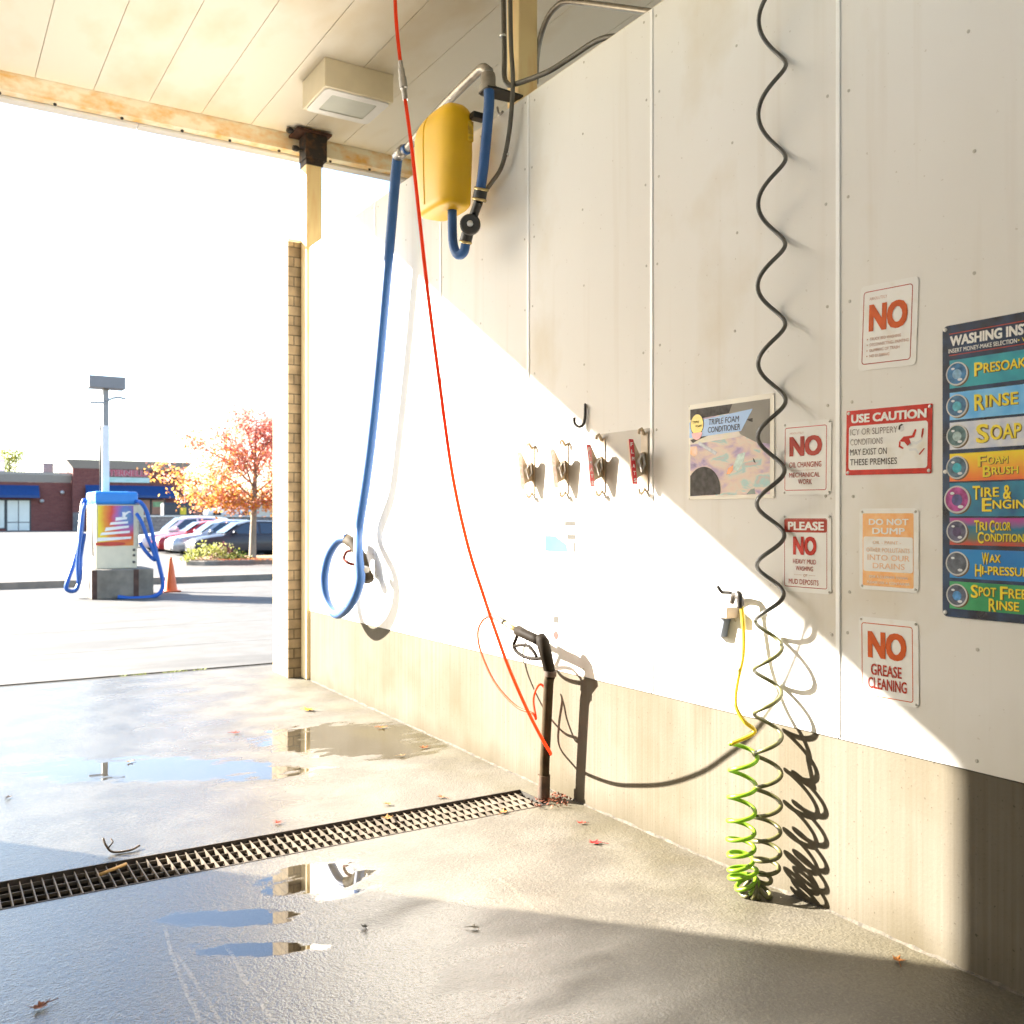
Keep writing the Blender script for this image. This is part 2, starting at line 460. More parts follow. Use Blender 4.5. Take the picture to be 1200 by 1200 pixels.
a = MB(); a.box((-60, KY+.004, -.3), (120, KY+.196, 0.16)); structure(a.build("kerb", kerb_m, bevel=.02))

a = MB(); a.box((-14, YB+.004, -.3), (14, YB+.165, -.012)); structure(a.build('joint_strip', pm('tar_joint', (.03,.027,.022), .85, var=.3, scale=20, bump=.4)))
# weeds in the slab joint
wm = pm("weed_leaf", (0.22, 0.26, 0.04), 0.7, trans=.4)
wb = MB()
for px in (150, 165, 168, 200, 207, 212, 218, 236):
    c = onZ(px, 806-px*.081, 0.0); c.y = YB+.08
    for k in range(14):
        a_ = random.uniform(0, 6.28); l = random.uniform(.012, .04); d = Vector((math.cos(a_)*l, math.sin(a_)*l*.5, l*.7))
        o = c + Vector((random.uniform(-.06,.06), 0, -.005)); s_ = Vector((-d.y, d.x, 0))*.3
        wb.add([o, o+d*.5+s_, o+d, o+d*.5-s_], [(0,1,2,3)])
tag(wb.build("weeds", wm), kind="stuff")

# ------------------------------------------------------------------ drain grate
gr = empty("drain_grate", (0, D0, ZN), "long steel grate over the floor drain crossing the bay", "drain grate")
grs = pm("grate_steel", (0.17, 0.135, 0.095), 0.6, metal=.2, var=.25, scale=10)
gb = MB()
x = -2.58
while x < XE - .01:
    gb.box((x, .03, -.035), (x+.0055, D1-D0-.012, -.008)); x += .047
gb.build("cross_bars", grs, gr)
gb = MB()
for yy in (.03, .125, .22, .31):
    gb.box((-2.58, yy, -.030), (XE-.01, yy+.004, -.0135))
gb.build("long_rods", grs, gr)
rim = pm("rusty_grate_rim", (0.07, 0.05, 0.035), .7, var=.3, scale=20)
gb = MB(); gb.box((-2.6, D1-D0-.008, -.06), (XE, D1-D0-.001, .003)); gb.box((-2.6, .001, -.06), (XE, .010, .002))
gb.build("rim", rim, gr)

# ------------------------------------------------------------------ the wash bay wall
def side(px): return onX(px, HZ, W).y
ZC = H - 0.2855*W          # top of concrete
ZT = H + 0.819*W           # top of panels
YEND = 2.778*W
PW = 0.3675*W
conc = MB()
def conc_mat():
    m = bpy.data.materials.new("board_formed_concrete"); m.use_nodes = True
    N = m.node_tree.nodes; L = m.node_tree.links; b = N["Principled BSDF"]; b.inputs["Roughness"].default_value = .9; b.inputs["Specular IOR Level"].default_value = .04
    tc = N.new("ShaderNodeTexCoord")
    def nz(sc_, st, det=5):
        mp = N.new("ShaderNodeMapping"); mp.inputs["Scale"].default_value = st; L.new(tc.outputs["Object"], mp.inputs[0])
        n = N.new("ShaderNodeTexNoise"); n.inputs["Scale"].default_value = sc_; n.inputs["Detail"].default_value = det; L.new(mp.outputs[0], n.inputs["Vector"]); return n.outputs["Fac"]
    def mr(f_, a_, c_, d_=0., e_=1.):
        r = N.new("ShaderNodeMapRange"); 
        for i, v in ((1,a_),(2,c_),(3,d_),(4,e_)): r.inputs[i].default_value = v
        L.new(f_, r.inputs[0]); return r.outputs[0]
    def mix(f_, c1, c2):
        n = N.new("ShaderNodeMix"); n.data_type = 'RGBA'; L.new(f_, n.inputs[0])
        for i, q in ((6,c1),(7,c2)):
            if isinstance(q, tuple): n.inputs[i].default_value = (*q,1)
            else: L.new(q, n.inputs[i])
        return n.outputs[2]
    streak = nz(9, (1,6.5,.07), 7); blot = nz(1.6, (1,1,1)); pit = nz(70, (1,1,1), 2)
    brk_ = nz(.9, (1,1,.5), 4); st2 = N.new('ShaderNodeMath'); st2.operation = 'MULTIPLY'; L.new(mr(streak,.36,.66), st2.inputs[0]); L.new(mr(brk_,.36,.62,.25,1), st2.inputs[1])
    c = mix(st2.outputs[0], (.122,.106,.080), (.150,.135,.108))
    c = mix(mr(nz(2.2,(1,1.5,.25),6),.57,.72,0,.45), c, (.085,.066,.038))
    c = mix(mr(blot,.45,.75,0,.45), c, (.078,.062,.032))
    sp = N.new("ShaderNodeSeparateXYZ"); L.new(tc.outputs["Object"], sp.inputs[0])
    c = mix(mr(pit,.68,.74,0,.6), c, (.03,.025,.018))
    az = N.new('ShaderNodeMath'); az.operation = 'MULTIPLY_ADD'; L.new(nz(3.5,(1,1,.6)), az.inputs[0]); az.inputs[1].default_value = .34; L.new(sp.outputs[2], az.inputs[2])
    c = mix(mr(az.outputs[0], .28, .06, 0, .55), c, (.05,.040,.022))
    c = mix(mr(nz(11,(1,1,.35),6), .60,.72, 0,.5), c, (.125,.108,.08))
    L.new(c, b.inputs["Base Color"])
    bp = N.new("ShaderNodeBump"); bp.inputs["Strength"].default_value = .14; bp.inputs["Distance"].default_value = .006
    ad = N.new("ShaderNodeMath"); ms_ = N.new('ShaderNodeMath'); ms_.operation = 'MULTIPLY'; ms_.inputs[1].default_value = .25; L.new(streak, ms_.inputs[0]); L.new(ms_.outputs[0], ad.inputs[0]); L.new(pit, ad.inputs[1])
    L.new(ad.outputs[0], bp.inputs["Height"]); L.new(bp.outputs[0], b.inputs["Normal"])
    return m
conc_m = conc_mat()
seal_m = pm("crumbled_mortar", (0.10, 0.085, 0.062), .9, var=.25, scale=30, bump=.6, bscale=40)

def wash_wall(name, x, sgn, y0, y1, ysea, label, plain=False):
    """panelled wall; its washed face looks towards sgn*x"""
    root = empty(name, (x, 0, 0), label, "wall")
    t = .2
    f0, f1 = (0, -sgn*t) if sgn > 0 else (0, t)
    lo_, hi_ = min(0, -sgn*t), max(0, -sgn*t)
    if plain:
        b = MB(); b.box((lo_, y0, -.3), (hi_, y1, ZT)); b.build("painted_block", white_panel, root); return root
    b = MB(); b.box((lo_+.0, y0, -.3), (hi_, y1, ZC)); 
    b.build("concrete_base", conc_m, root)
    b = MB()
    y = y0; pts = []
    while y < y1:
        pts.append(y); y += .05
    V = []; F = []
    for i, yy in enumerate(pts):
        zz = (ZN if yy < D1 else ZN + (0-ZN)*min(1,(yy-D1)/(2.85*W-D1)))
        r1 = random.uniform(.003,.014); r2 = random.uniform(.004, .020)
        V += [(sgn*.001, yy, zz+r1), (sgn*(.002+r2*.4), yy, zz+r1*.4), (sgn*r2, yy, zz-.004)]
        if i: k = i*3; F += [(k-3,k,k+1,k-2),(k-2,k+1,k+2,k-1)]
    b.add(V, F); b.build("floor_joint", seal_m, root)
    b = MB(); b.box((lo_+.012, y0, ZC+.004), (hi_-.012, y1, ZT-.01)); b.build("wall_core", white_panel, root)
    seams = [s for s in ysea if y0 < s < y1]
    ed = [y0] + sorted(seams) + [y1]
    for i in range(len(ed)-1):
        b = MB(); xa, xb = (sgn*.006, sgn*-.006)
        b.box((min(xa,xb)-sgn*.0, ed[i]+.003, ZC+.006), (max(xa,xb), ed[i+1]-.003, ZT))
        b.build("wall_panel", white_panel, root)
    for s in seams:
        b = MB(); b.box((min(sgn*.0065, sgn*.012), s-.011, ZC+.012), (max(sgn*.0065, sgn*.012), s+.011, ZT-.004))
        b.build("seam_strip", strip_white, root, bevel=.003)
    # screws along each edge and rows across
    b = MB()
    Mx = Matrix.Rotation(R(90)*sgn, 4, 'Y')
    for i in range(len(ed)-1):
        cols = [ed[i]+.055, (ed[i]+ed[i+1])/2, ed[i+1]-.055]
        for z in [ZC+.06, ZC+.45, ZC+.62, ZC+1.03, ZC+1.42, ZC+1.85, ZC+2.3, ZC+2.75, ZC+3.2, ZT-.05]:
            for cy in cols:
                if cy < y0+.02 or cy > y1-.02: continue
                b.lathe([(.0075,0),(.0068,.002),(.003,.003)], 8, M=Matrix.Translation((sgn*.006, cy+random.uniform(-.02,.02), z+random.uniform(-.015,.015))) @ Mx)
    b.build("panel_screws", screw_grey, root)
    b = MB(); b.box((lo_-.002, y0, ZT+.001), (hi_+.002, y1, ZT+.006)); b.build("top_cap", trim_cream, root)
    b = MB(); b.box((lo_-.0, y1+.001, ZC+.006), (hi_+.0, y1+.008, ZT)); b.build("edge_trim", trim_cream, root)
    return root
seam0 = side(765)
seams = [seam0 + k*PW for k in range(-12, 6)]
wash_wall("wash_bay_wall", W, -1, -9.0, YEND, seams, "long white panelled wall on a concrete base along the wash bay")
wash_wall("wash_bay_wall", -.5*W, 1, -9.0, 2.396*W, [], "plain white painted wall on the other side of the bay", plain=True)

# brick pilaster at the end
brk = brick_mat("tan_brick", (0.33, 0.245, 0.14), (0.25, 0.18, 0.10), (0.11, 0.085, 0.05), 1.0, bw=.30, rh=.1, msize=.006, bump=.6)
bc = empty("brick_column", (1.03*W, 2.92*W, 0), "tan brick column at the end of the white wall", "column")
b = MB(); xa, xb, ya, yb = -.078*W, .06*W, -.076*W, .076*W
z = 0.0
b.box((xa, ya, -.3), (xb, yb, H+.846*W)); b.build("shaft", brk, bc, bevel=.006)
b = MB(); b.box((xa-.004, ya-.004, H+.846*W+.001), (xb, yb+.004, H+.855*W)); b.build("cap", trim_cream, bc)

# ------------------------------------------------------------------ canopy
ZCE = H + 1.185*W
YO = 2.93*W; YI = 2.86*W
can = empty("canopy_roof", (0, 0, ZCE), "high cream canopy ceiling with rust stained edge beam", "roof")
x = -4.0; PWD = .485; i = 0
while x < 11.5:
    b = MB(); b.box((x+.0028, -12.0, 0), (x+PWD-.0028, YI-.01, .03)); b.build("ceiling_panel", ceil_cream, can); x += PWD
dk = pm("roof_deck", (.10,.08,.05), .9)
b = MB(); b.box((-4.1, -12.1, .034), (11.6, YO-.06, .25)); b.build("roof_deck", dk, can)
b = MB(); b.box((-4.1, YI, -.047*W), (11.6, YI+.012, .03)); b.box((-4.1, YI-.004, -.047*W-.012), (11.6, YI+.11, -.047*W))
b.build("edge_beam", rust_cream, can)
b = MB()
seg = [-4.1, -1.2, 1.75, 4.7, 8.1, 11.6]
for i in range(len(seg)-1):
    b.box((seg[i]+.003, YI+.112, -.058*W), (seg[i+1]-.003, YO-.015, -.052*W)); b.box((seg[i]+.003, YO-.014, -.0585*W), (seg[i+1]-.003, YO, .32))
b.build("fascia", fascia_white, can)
b = MB()
for k in range(14):
    xx = -1 + k*.52 + random.uniform(-.1,.1); yy = YI + random.uniform(.06, .2)
    b.lathe([(.012,-.02),(.016,-.008),(.012,0)], 8, M=Matrix.Translation((xx, YI+.06, -.047*W-.012)))
b.build("beam_bolts", dark_metal, can)

# light box
pA = onZ(378, 69, ZCE); pB = onZ(464, 85, ZCE); pC = onZ(354, 96, ZCE)
lx0, lx1, ly0, ly1 = pA.x, pB.x, (pA.y+pB.y)/2, pC.y
zl = H + (HZ-103)/FL*((pA.y*CA + pA.x*SA)) 
lb = empty("ceiling_light", ((lx0+lx1)/2, (ly0+ly1)/2, ZCE), "square cream light box under the canopy beside the rusty post top", "ceiling light")
hx, hy, hz = (lx1-lx0)/2, (ly1-ly0)/2, ZCE-zl
lbm = pm("light_box_paint", (0.88, 0.80, 0.60), .45, var=.03)
b = MB(); b.box((-hx,-hy,-hz),(hx,hy,-.001)); b.build("housing", lbm, lb, bevel=.008)
b = MB(); b.ring(rrect(-hx+.02,-hy+.02,hx-.02,hy-.02,.05), rrect(-hx+.11,-hy+.11,hx-.11,hy-.11,.02), -hz-.012)
b.prism(rrect(-hx+.02,-hy+.02,hx-.02,hy-.02,.05), -hz-.012, -hz-.001, cap=False)
b.build("lens_frame", pm("lens_frame_white", (.83,.82,.80), .4, var=.02), lb)
b = MB(); b.sheet(rrect(-hx+.10,-hy+.10,hx-.10,hy-.10,.02)[::-1], -hz-.006)
b.build("lens", pm("frosted_lens", (.62,.63,.55), .12, var=.03), lb)

# posts on top of / behind the wall
def post(px, x, wpost, z1, label, bracket=True):
    c = onX(px, HZ, x)
    if bracket: c.y = 2.818*W
    zb0 = ZT+.008 if not bracket else 0.0
    r = empty("steel_post", (x, c.y, zb0), label, "post")
    h = wpost/2; t_ = z1-zb0
    b = MB(); b.box((-h,-h,0),(h,h,t_)); b.build("shaft", post_paint, r, bevel=.012)
    if bracket:
        b = MB(); b.box((-h-.012,-h-.016,t_-.30),(h+.05,h+.02,t_-.045)); b.box((-h-.004,-h-.008,t_-.36),(h+.012,h+.02,t_-.301)); b.build("clamp_box", pm("rusted_clamp", (.022,.016,.012), .75, color2=(.12,.05,.015), scale=14, lo=.5, hi=.75), r, bevel=.006)
        b = MB(); b.box((-h-.11,-h-.05,t_-.044),(h+.09,h+.06,t_-.022)); b.build("cap_plate", pm("rusty_plate", (.10,.035,.015), .8, var=.3, scale=20), r)
        for (xx, zz) in ((-h-.09, t_-.20), (-h-.15, t_-.03)):
            b = MB()
            b.lathe([(.024,-.03),(.03,-.01),(.03,.012),(.02,.03)], 10, M=Matrix.Translation((xx, -.02, zz)) @ Matrix.Rotation(R(90),4,'Y'))
            b.tube([(xx,-.02,zz),(-h,-.02,zz)], .012, 8)
            b.build("bolt", dark_metal, r)
    return r
post(365, 1.017*W, .165, ZCE-.004, "orange stained square post with black clamp at the canopy edge")
post(612, 1.03*W, .15, ZCE-.002, "cream rust spotted post carrying grey conduits above the wall", bracket=False)

# ------------------------------------------------------------------ conduits near the second post
XP = 0.985*W
def pts(lst, x): return [onX(px, py, x) for px, py in lst]
def thing_tube(name, mat, P, rad, label, cat, n=10, sub=8, group=None):
    b = MB(); b.tube(spline(P, sub) if sub > 1 else P, rad, n)
    o = b.build(name, mat, smooth=True); tag(o, label, cat, group); return o
r1 = empty("conduit_bundle", onX(596, 80, XP), "grey conduits running down the cream post from the ceiling", "conduit")
def child_tube(name, mat, P, rad, root, n=10, sub=8):
    b = MB(); o_ = root.location
    b.tube([p - o_ for p in (spline(P, sub) if sub > 1 else P)], rad, n)
    return b.build(name, mat, root, smooth=True)
child_tube("conduit", conduit_grey, pts([(589,-160),(590,0),(591,60),(591,88),(594,97),(602,99)], XP)+[onX(640,85,1.0*W),onX(668,68,1.014*W),onX(701,47,1.022*W),onX(730,42,1.03*W),onX(760,44,1.035*W)], .017, r1)
child_tube("conduit", conduit_grey, pts([(597,-160),(598,0),(599,55),(601,90),(600,120),(596,160),(588,195),(576,214),(570,222)], XP-.02), .015, r1)
clip_m = steel
for (px, py) in ((589,42),(593,181)):
    b = MB(); b.lathe([(.022,-.008),(.024,0),(.022,.008)], 12, M=Matrix.Translation(onX(px,py,XP-.01)-r1.location))
    b.build("clip", clip_m, r1)
thing_tube("conduit_pipe", galv, pts([(628,98),(629,70),(633,45),(641,22),(652,8),(664,2),(690,4),(750,12),(800,20)], 1.06*W), .019, "bent grey conduit behind the top of the wall", "conduit")

# ------------------------------------------------------------------ foam boom with hoses and the yellow tank
XB = W - .17
br = empty("wash_boom", onX(573, 98, XB), "grey swivel boom over the wall with a long blue hose drooping down", "hose boom")
bl = br.location
def rel(P, root): return [p - root.location for p in P]
b = MB(); sw = onX(572, 97, XB) - bl
b.lathe([(.03,-.075),(.06,-.07),(.06,-.03),(.05,-.028),(.05,.035),(.045,.06),(.02,.075)], 16, M=Matrix.Translation(sw))
b.build("swivel", galv, br, smooth=True, auto=40)
b = MB(); p = onX(577, 107, XB) - bl
b.prism([(p.x-.07,p.y-.06),(p.x+.0,p.y-.075),(p.x+.20,p.y-.06),(p.x+.20,p.y+.06),(p.x,p.y+.075),(p.x-.07,p.y+.06)], p.z-.012, p.z)
b.build("mounting_plate", dark_metal, br)
child_tube("boom_arm", galv, [onX(573,84,XB), onX(566,80,XB), onX(556,88,XB), onX(520,124,XB), onX(474,178,XB-.02)], .032, br, n=12)
XH = W - .16
hp = spline([onX(478,174,XB-.02), onX(468,181,XH), onX(464.5,196,XH), onX(459,260,XH), onX(452,340,XH), onX(445,420,XH), onX(437,500,XH), onX(429,565,XH), onX(421,618,XH+.03),
      onX(420,650,XH-.06), onX(422,680,XH-.06), onX(412,706,XH-.07), onX(396,720,XH-.07), onX(384,707,XH-.07), onX(380,680,XH-.07), onX(385,652,XH-.07), onX(396,634,XH-.04), onX(407,631,XH)], 10)
b = MB(); b.tube(rel(hp, br), .040, 14); b.build("blue_hose", blue_hose, br, smooth=True)
noz = pm("brush_nozzle", (0.045,0.033,0.018), .7, var=.15, spec=.1)
child_tube("hose_cuff", galv, [onX(473,176,XB-.02), onX(466,183,XH)], .045, br, n=12, sub=1)
b = MB()
b.tube(rel([onX(405,631,XH), onX(414,637,XH+.02), onX(423,652,XH+.04), onX(428,668,XH+.06), onX(432,680,XH+.06)], br), [.047,.05,.047,.045,.05], 12)
b.build("nozzle", noz, br, smooth=True)
b = MB(); b.tube(rel(spline([onX(412,645,XH), onX(406,647,XH-.03), onX(403,655,XH-.05), onX(409,660,XH-.03), onX(416,662,XH+.05), onX(420,664,W-.004)], 6), br), .014, 8)
b.build("wall_hook", pm("red_hook", (.14,.02,.01), .6, spec=.1), br, smooth=True)
b = MB(); pt = onX(425,667,XH-.03)-bl
b.lathe([(.055,-.018),(.06,0),(.055,.018)], 14, M=Matrix.Translation(pt) @ Matrix.Rotation(R(12),4,'X')); b.build("tie", pm("white_tie", (.22,.20,.17), .5), br, smooth=True)

# yellow tank
XT = W - .30
tk = onX(522, 249, XT)
tank = empty("yellow_tank", tk, "yellow plastic tank hanging beside the blue hose high on the wall", "tank")
ym = pm("yellow_plastic", (0.80, 0.47, 0.004), .42, var=.05, scale=3, sss=.1)
hh = .70
wl, wr = .28, .235
def tank_sec(t):
    # half widths along y (far side / near side) and x at height t
    far = wl*(.60+.55*min(1,t*1.6)) ; far = wl*(1.0 if t < .75 else math.sqrt(max(0,1-((t-.75)/.27)**2)))*(.82+.30*math.sin(min(1,t*1.1)*math.pi*.62))
    near = wr*(.86+.14*min(1,t*2))*(1.0 if t < .84 else 1-.9*((t-.84)/.16)**2*.45)
    dx = .125*(1.0 if t < .8 else math.sqrt(max(0.02,1-((t-.8)/.21)**2)))
    return far, near, dx
V = []; F = []; n = 32; K = 26
for i in range(K+1):
    t = i/K; far, near, dx = tank_sec(t)
    sq = 1.0
    if i == 0: sq = .90
    if i == K: sq = .86
    z = hh*t
    cy = (far-near)/2; hy_ = (far+near)/2
    for j in range(n):
        a_ = 2*math.pi*j/n; ca, sa = math.cos(a_), math.sin(a_)
        e = .55
        xx = dx*sq*math.copysign(abs(ca)**e, ca); yy = cy + hy_*sq*math.copysign(abs(sa)**e, sa)
        V.append((xx, yy, z + (0.012 if i==0 and False else 0)))
for i in range(K):
    for j in range(n): F.append((i*n+j, i*n+(j+1)%n, (i+1)*n+(j+1)%n, (i+1)*n+j))
F += [tuple(range(n-1,-1,-1)), tuple(range(K*n,(K+1)*n))]
b = MB(); b.add(V, F); b.build("body", ym, tank, smooth=True, bevel=.02, auto=50)
b = MB(); b.box((.045,-wr-.003,.42),(.085,-wr+.03,.55)); b.build("label_patch", pm("worn_label", (.42,.25,.03), .6, color2=(.75,.5,.03), var=.3, scale=30), tank)
b = MB(); b.box((.06,-wr-.05,.565),(.16,-wr+.02,.605)); b.build("strap_bracket", dark_metal, tank, bevel=.005)
b = MB(); sp_ = []
for i in range(2, K-1):
    far, near, dx = tank_sec(i/K); sp_.append((-dx-.0005, (far-near)/2+.05, hh*i/K))
b.tube(sp_, .004, 6); b.build("mould_seam", ym, tank, smooth=True)
# drop hose with valve
XD = W - .24
dh = empty("valve_hose", onX(552, 262, XD), "short blue hose with black ball valve feeding the yellow tank", "hose")
child_tube("upper_hose", blue_hose, [onX(573,106,XD), onX(573,122,XD), onX(570,160,XD), onX(566,200,XD), onX(563,222,XD)], .034, dh, n=14)
blk = pm("black_fitting", (.025,.023,.02), .4, var=.1)
b = MB()
for (p0, p1, r_) in (((564,220),(561,236),.045),((561,236),(553,258),.030),((557,262),(545,262),.001),((549,270),(545,285),.040)):
    b.tube(rel([onX(*p0,XD), onX(*p1,XD)], dh), r_, 14)
b.build("fittings", blk, dh, smooth=True, auto=40)
for (px,py,r_) in ((564,222,.048),(561.5,234,.047),(549,272,.043),(545.5,284,.042)):
    pp = onX(px,py,XD)-dh.location
    b = MB(); b.lathe([(r_,-.008),(r_+.003,0),(r_,.008)], 16, M=Matrix.Translation(pp) @ Matrix.Rotation(R(18),4,'X'))
    b.build("hose_clamp", brass, dh, smooth=True)
vm = Matrix.Translation(onX(551,263,XD-.04)-dh.location) @ Matrix(((RGT.x,0,-FWD.x,0),(RGT.y,0,-FWD.y,0),(0,1,0,0),(0,0,0,1)))
b = MB(); b.lathe([(.064,-.03),(.068,-.015),(.068,.01),(.06,.018),(.04,.016)], 24, M=vm); b.build("valve_knob", blk, dh, smooth=True, auto=40)
b = MB(); b.lathe([(.020,.014),(.020,.024),(.012,.027)], 12, M=vm); b.build("valve_bolt", steel, dh, smooth=True, auto=40)
child_tube("lower_hose", blue_hose, [onX(546,284,XD), onX(543,296,XD-.01), onX(536,298,XD-.03), onX(531,285,XD-.04), onX(530,258,XT+.02), onX(530,240,XT+.02)], .032, dh, n=14)

# ------------------------------------------------------------------ red pressure hose
ctrl = [(463,-120,.60),(463,0,.603),(470,80,.607),(482,170,.612),(492,260,.619),(501,340,.628),(514,440,.645),(530,555,.673),(548,638,.704),(567,699,.738),(582,743,.769),(597,784,.802),(616,828,.849),(632,860,.896),(640,874,.922),(645,882,.948),(645,884,.968)]
RP = [onX(px,py,x*W) for px,py,x in ctrl]
XG = .945*W
loop = [onX(642,868,.985*W), onX(641,842,.985*W), onX(640,812,.98*W), onX(634,802,.975*W), onX(628,808,.965*W), onX(625,822,.958*W), onX(628,842,.952*W), onX(624,836,.945*W), onX(604,827,.94*W), onX(580,800,.935*W), onX(564,765,.935*W), onX(560,742,.937*W), onX(565,728,.94*W), onX(573,722,.945*W)]
rh = empty("red_hose", RP[-2], "thin red hose dropping from the ceiling to the spray gun", "hose")
redm = pm("red_hose", (0.86, 0.15, 0.05), .45, var=.06, trans=.7)
full = spline([onX(462,-420,.597*W)] + RP, 10)
b = MB(); b.tube(rel(full, rh), .0092, 10); b.build("drop_hose", redm, rh, smooth=True)
b = MB(); b.tube(rel(spline([RP[-1]] + loop, 8), rh), .0075, 10); b.build("loop_hose", redm, rh, smooth=True)
b = MB(); cp = [onX(469,72,.6065*W), onX(470,80,.607*W), onX(472.4,98,.6083*W), onX(475,117,.6095*W)]
cc = [cp[0].lerp(cp[-1], t) for t in (0,.18,.2,.4,.42,.7,.72,1)]
b.tube(rel(cc, rh), [.012,.012,.016,.016,.020,.020,.014,.013], 12); b.build("coupling", steel, rh, smooth=True, auto=40)

# ------------------------------------------------------------------ gun holder and gun
ZB = -.511*W + H
XQ = .957*W
base = onX(637, 935, XQ); base.z = ZN
gh = empty("gun_holder", base, "brown steel pipe standing at the drain end as spray gun holder", "gun holder")
hm = pm("brown_pipe", (0.055, 0.036, 0.017), .65, metal=.0, spec=.1, var=.25, scale=12)
b = MB(); b.tube(rel([Vector((base.x,base.y,ZN-.01)), onX(638.5,890,XQ), onX(643,800,XQ), onX(645,789,XQ)], gh), .030, 16)
b.build("pipe", hm, gh, smooth=True, auto=50)
b = MB(); b.tube(rel([Vector((base.x,base.y,ZN-.01)), onX(637.6,908,XQ)], gh), .038, 16)
b.build("foot_sleeve", pm("rust_sleeve", (.09,.05,.025), .7, var=.3, scale=15), gh, smooth=True, auto=50)
b = MB(); b.tube(rel([onX(644.6,792,XQ), onX(645,786,XQ)], gh), .038, 16); b.build("top_sleeve", MATS["rust_sleeve"], gh, smooth=True, auto=50)
gun = empty("spray_gun", onX(645,786,XQ), "dark brown trigger spray gun stuck upside down in the pipe holder", "spray gun")
gm = pm("gun_plastic", (0.012, 0.008, 0.004), .65, var=.15, spec=.06)
b = MB(); b.tube(rel([onX(645,796,XQ), onX(644,786,XQ), onX(640,768,XG), onX(636,752,XG), onX(633,745,XG)], gun), [.028,.034,.037,.040,.028], 12); b.build("body", gm, gun, smooth=True)
b = MB(); b.tube(rel([onX(634,753,XG), onX(626,748,XG), onX(615,743,XG), onX(607,739,XG)], gun), [.028,.030,.030,.034], 12); b.build("grip", gm, gun, smooth=True)
b = MB(); b.tube(rel(spline([onX(608,738,XG), onX(605,748,XG), onX(602,757,XG), onX(607,765,XG), onX(616,770,XG), onX(627,772,XG), onX(637,771,XG)], 6), gun), .011, 8); b.build("trigger_guard", gm, gun, smooth=True)
b = MB(); b.tube(rel(spline([onX(603,757,XG), onX(611,756,XG), onX(619,757,XG), onX(625,763,XG), onX(629,770,XG)], 6), gun), .010, 8); b.build("trigger", gm, gun, smooth=True)
b = MB(); b.tube(rel([onX(606,738.5,XG), onX(599,734.5,XG), onX(591,730,XG)], gun), [.014,.020,.018], 10); b.build("connector", brass, gun, smooth=True)
b = MB(); b.tube(rel(spline([onX(592,730,XG), onX(585,725.5,XG), onX(579,722.5,XG), onX(572,720.5,XG)], 4), gun), .021, 10); b.build("hose_sleeve", pm("grey_sleeve", (.07,.065,.06), .5), gun, smooth=True)

# ------------------------------------------------------------------ coiled air hose
def interp(xs, ys, x):
    if x <= xs[0]: return ys[0] + (ys[1]-ys[0])/(xs[1]-xs[0])*(x-xs[0])
    for i in range(len(xs)-1):
        if x <= xs[i+1]: return ys[i] + (ys[i+1]-ys[i])*(x-xs[i])/(xs[i+1]-xs[i])
    return ys[-1]
TC = 1.288*W
RC = 15.5/FL*TC
dark_y = [-150,-37,73,183,284,377,467,549,625,694,757,810,861,904.6,942,973,998,1017,1030]
cpx_y = [-150, 180, 450, 620, 700, 810, 905, 1030]; cpx_x = [905.5, 904.5, 904, 903.5, 901.5, 900, 899.5, 898]
coil = empty("coiled_hose", atT(884, 1052, TC), "spiral air hose hanging dark grey to a green coil on the floor", "air hose")
coil.location.z = ZN
co = coil.location
P = []; S = 28
nd = len(dark_y)-1
for k in range(nd*S+1):
    tau = k/S
    yy = interp(list(range(nd+1)), dark_y, tau)
    # smooth the pitch change
    yy = .25*interp(list(range(nd+1)), dark_y, max(0,tau-.35)) + .5*yy + .25*interp(list(range(nd+1)), dark_y, min(nd,tau+.35))
    c = atT(interp(cpx_y, cpx_x, yy), yy, TC)
    th = 2*math.pi*tau
    P.append(c + RGT*RC*math.cos(th) - FWD*RC*math.sin(th) + Vector((math.sin(tau*2.3),math.cos(tau*1.7),0))*.002)
kd = len(P)
# U-turn bundle, then back up as the green coil
U = [(897,1033),(893,1042),(886,1046),(878,1042),(872,1032),(869,1018),(868.5,1002)]
UT = [0,1.0,2.3,3.9,5.5,6.9,8.0]
ge = [(868.5,1002),(868,984),(868.5,963),(869.5,935),(871,903),(872,868)]
gt = [0,1.0,2.0,3.0,4.0,5.0]
path = []; turn = []
for i,(p,t) in enumerate(zip(U,UT)): path.append(p); turn.append(t)
for p,t in zip(ge[1:],gt[1:]): path.append(p); turn.append(UT[-1]+t)
tot = turn[-1]
xs = [p[0] for p in path]; ys = [p[1] for p in path]
def cen(tau):
    w_ = [max(0,min(tot,tau+d)) for d in (-.4,-.2,0,.2,.4)]
    return sum(interp(turn,xs,q) for q in w_)/5, sum(interp(turn,ys,q) for q in w_)/5
G = []
th0 = 2*math.pi*nd
ks = int(tot*S)
for k in range(1, ks+1):
    tau = k/S
    cx, cy = cen(tau); dx_, dy_ = [b_-a_ for a_, b_ in zip(cen(tau-.3), cen(tau+.3))]
    T = (RGT*dx_ - UP*dy_).normalized()
    sd = T.cross(FWD).normalized()
    th = th0 + 2*math.pi*tau
    rr = RC*(1.0 if tau > UT[-1] else .92)
    wob = Vector((math.sin(tau*5.1)*.008, math.cos(tau*3.3)*.008, math.sin(tau*4.3)*.006)) if tau < UT[-1] else Vector((0,0,0))
    q = atT(cx, cy, TC) + sd*rr*math.cos(th) - FWD*rr*math.sin(th) + wob
    q.z = max(q.z, ZN+.008)
    G.append(q)
lead_end = onX(868, 698, W-.07)
LP = spline([G[-1], atT(884,858,TC-.01), atT(872,845,TC), atT(862,826,TC+.03), atT(864,800,TC+.09), atT(870.5,770,TC+.13), atT(871.5,740,TC+.15), lead_end], 10)
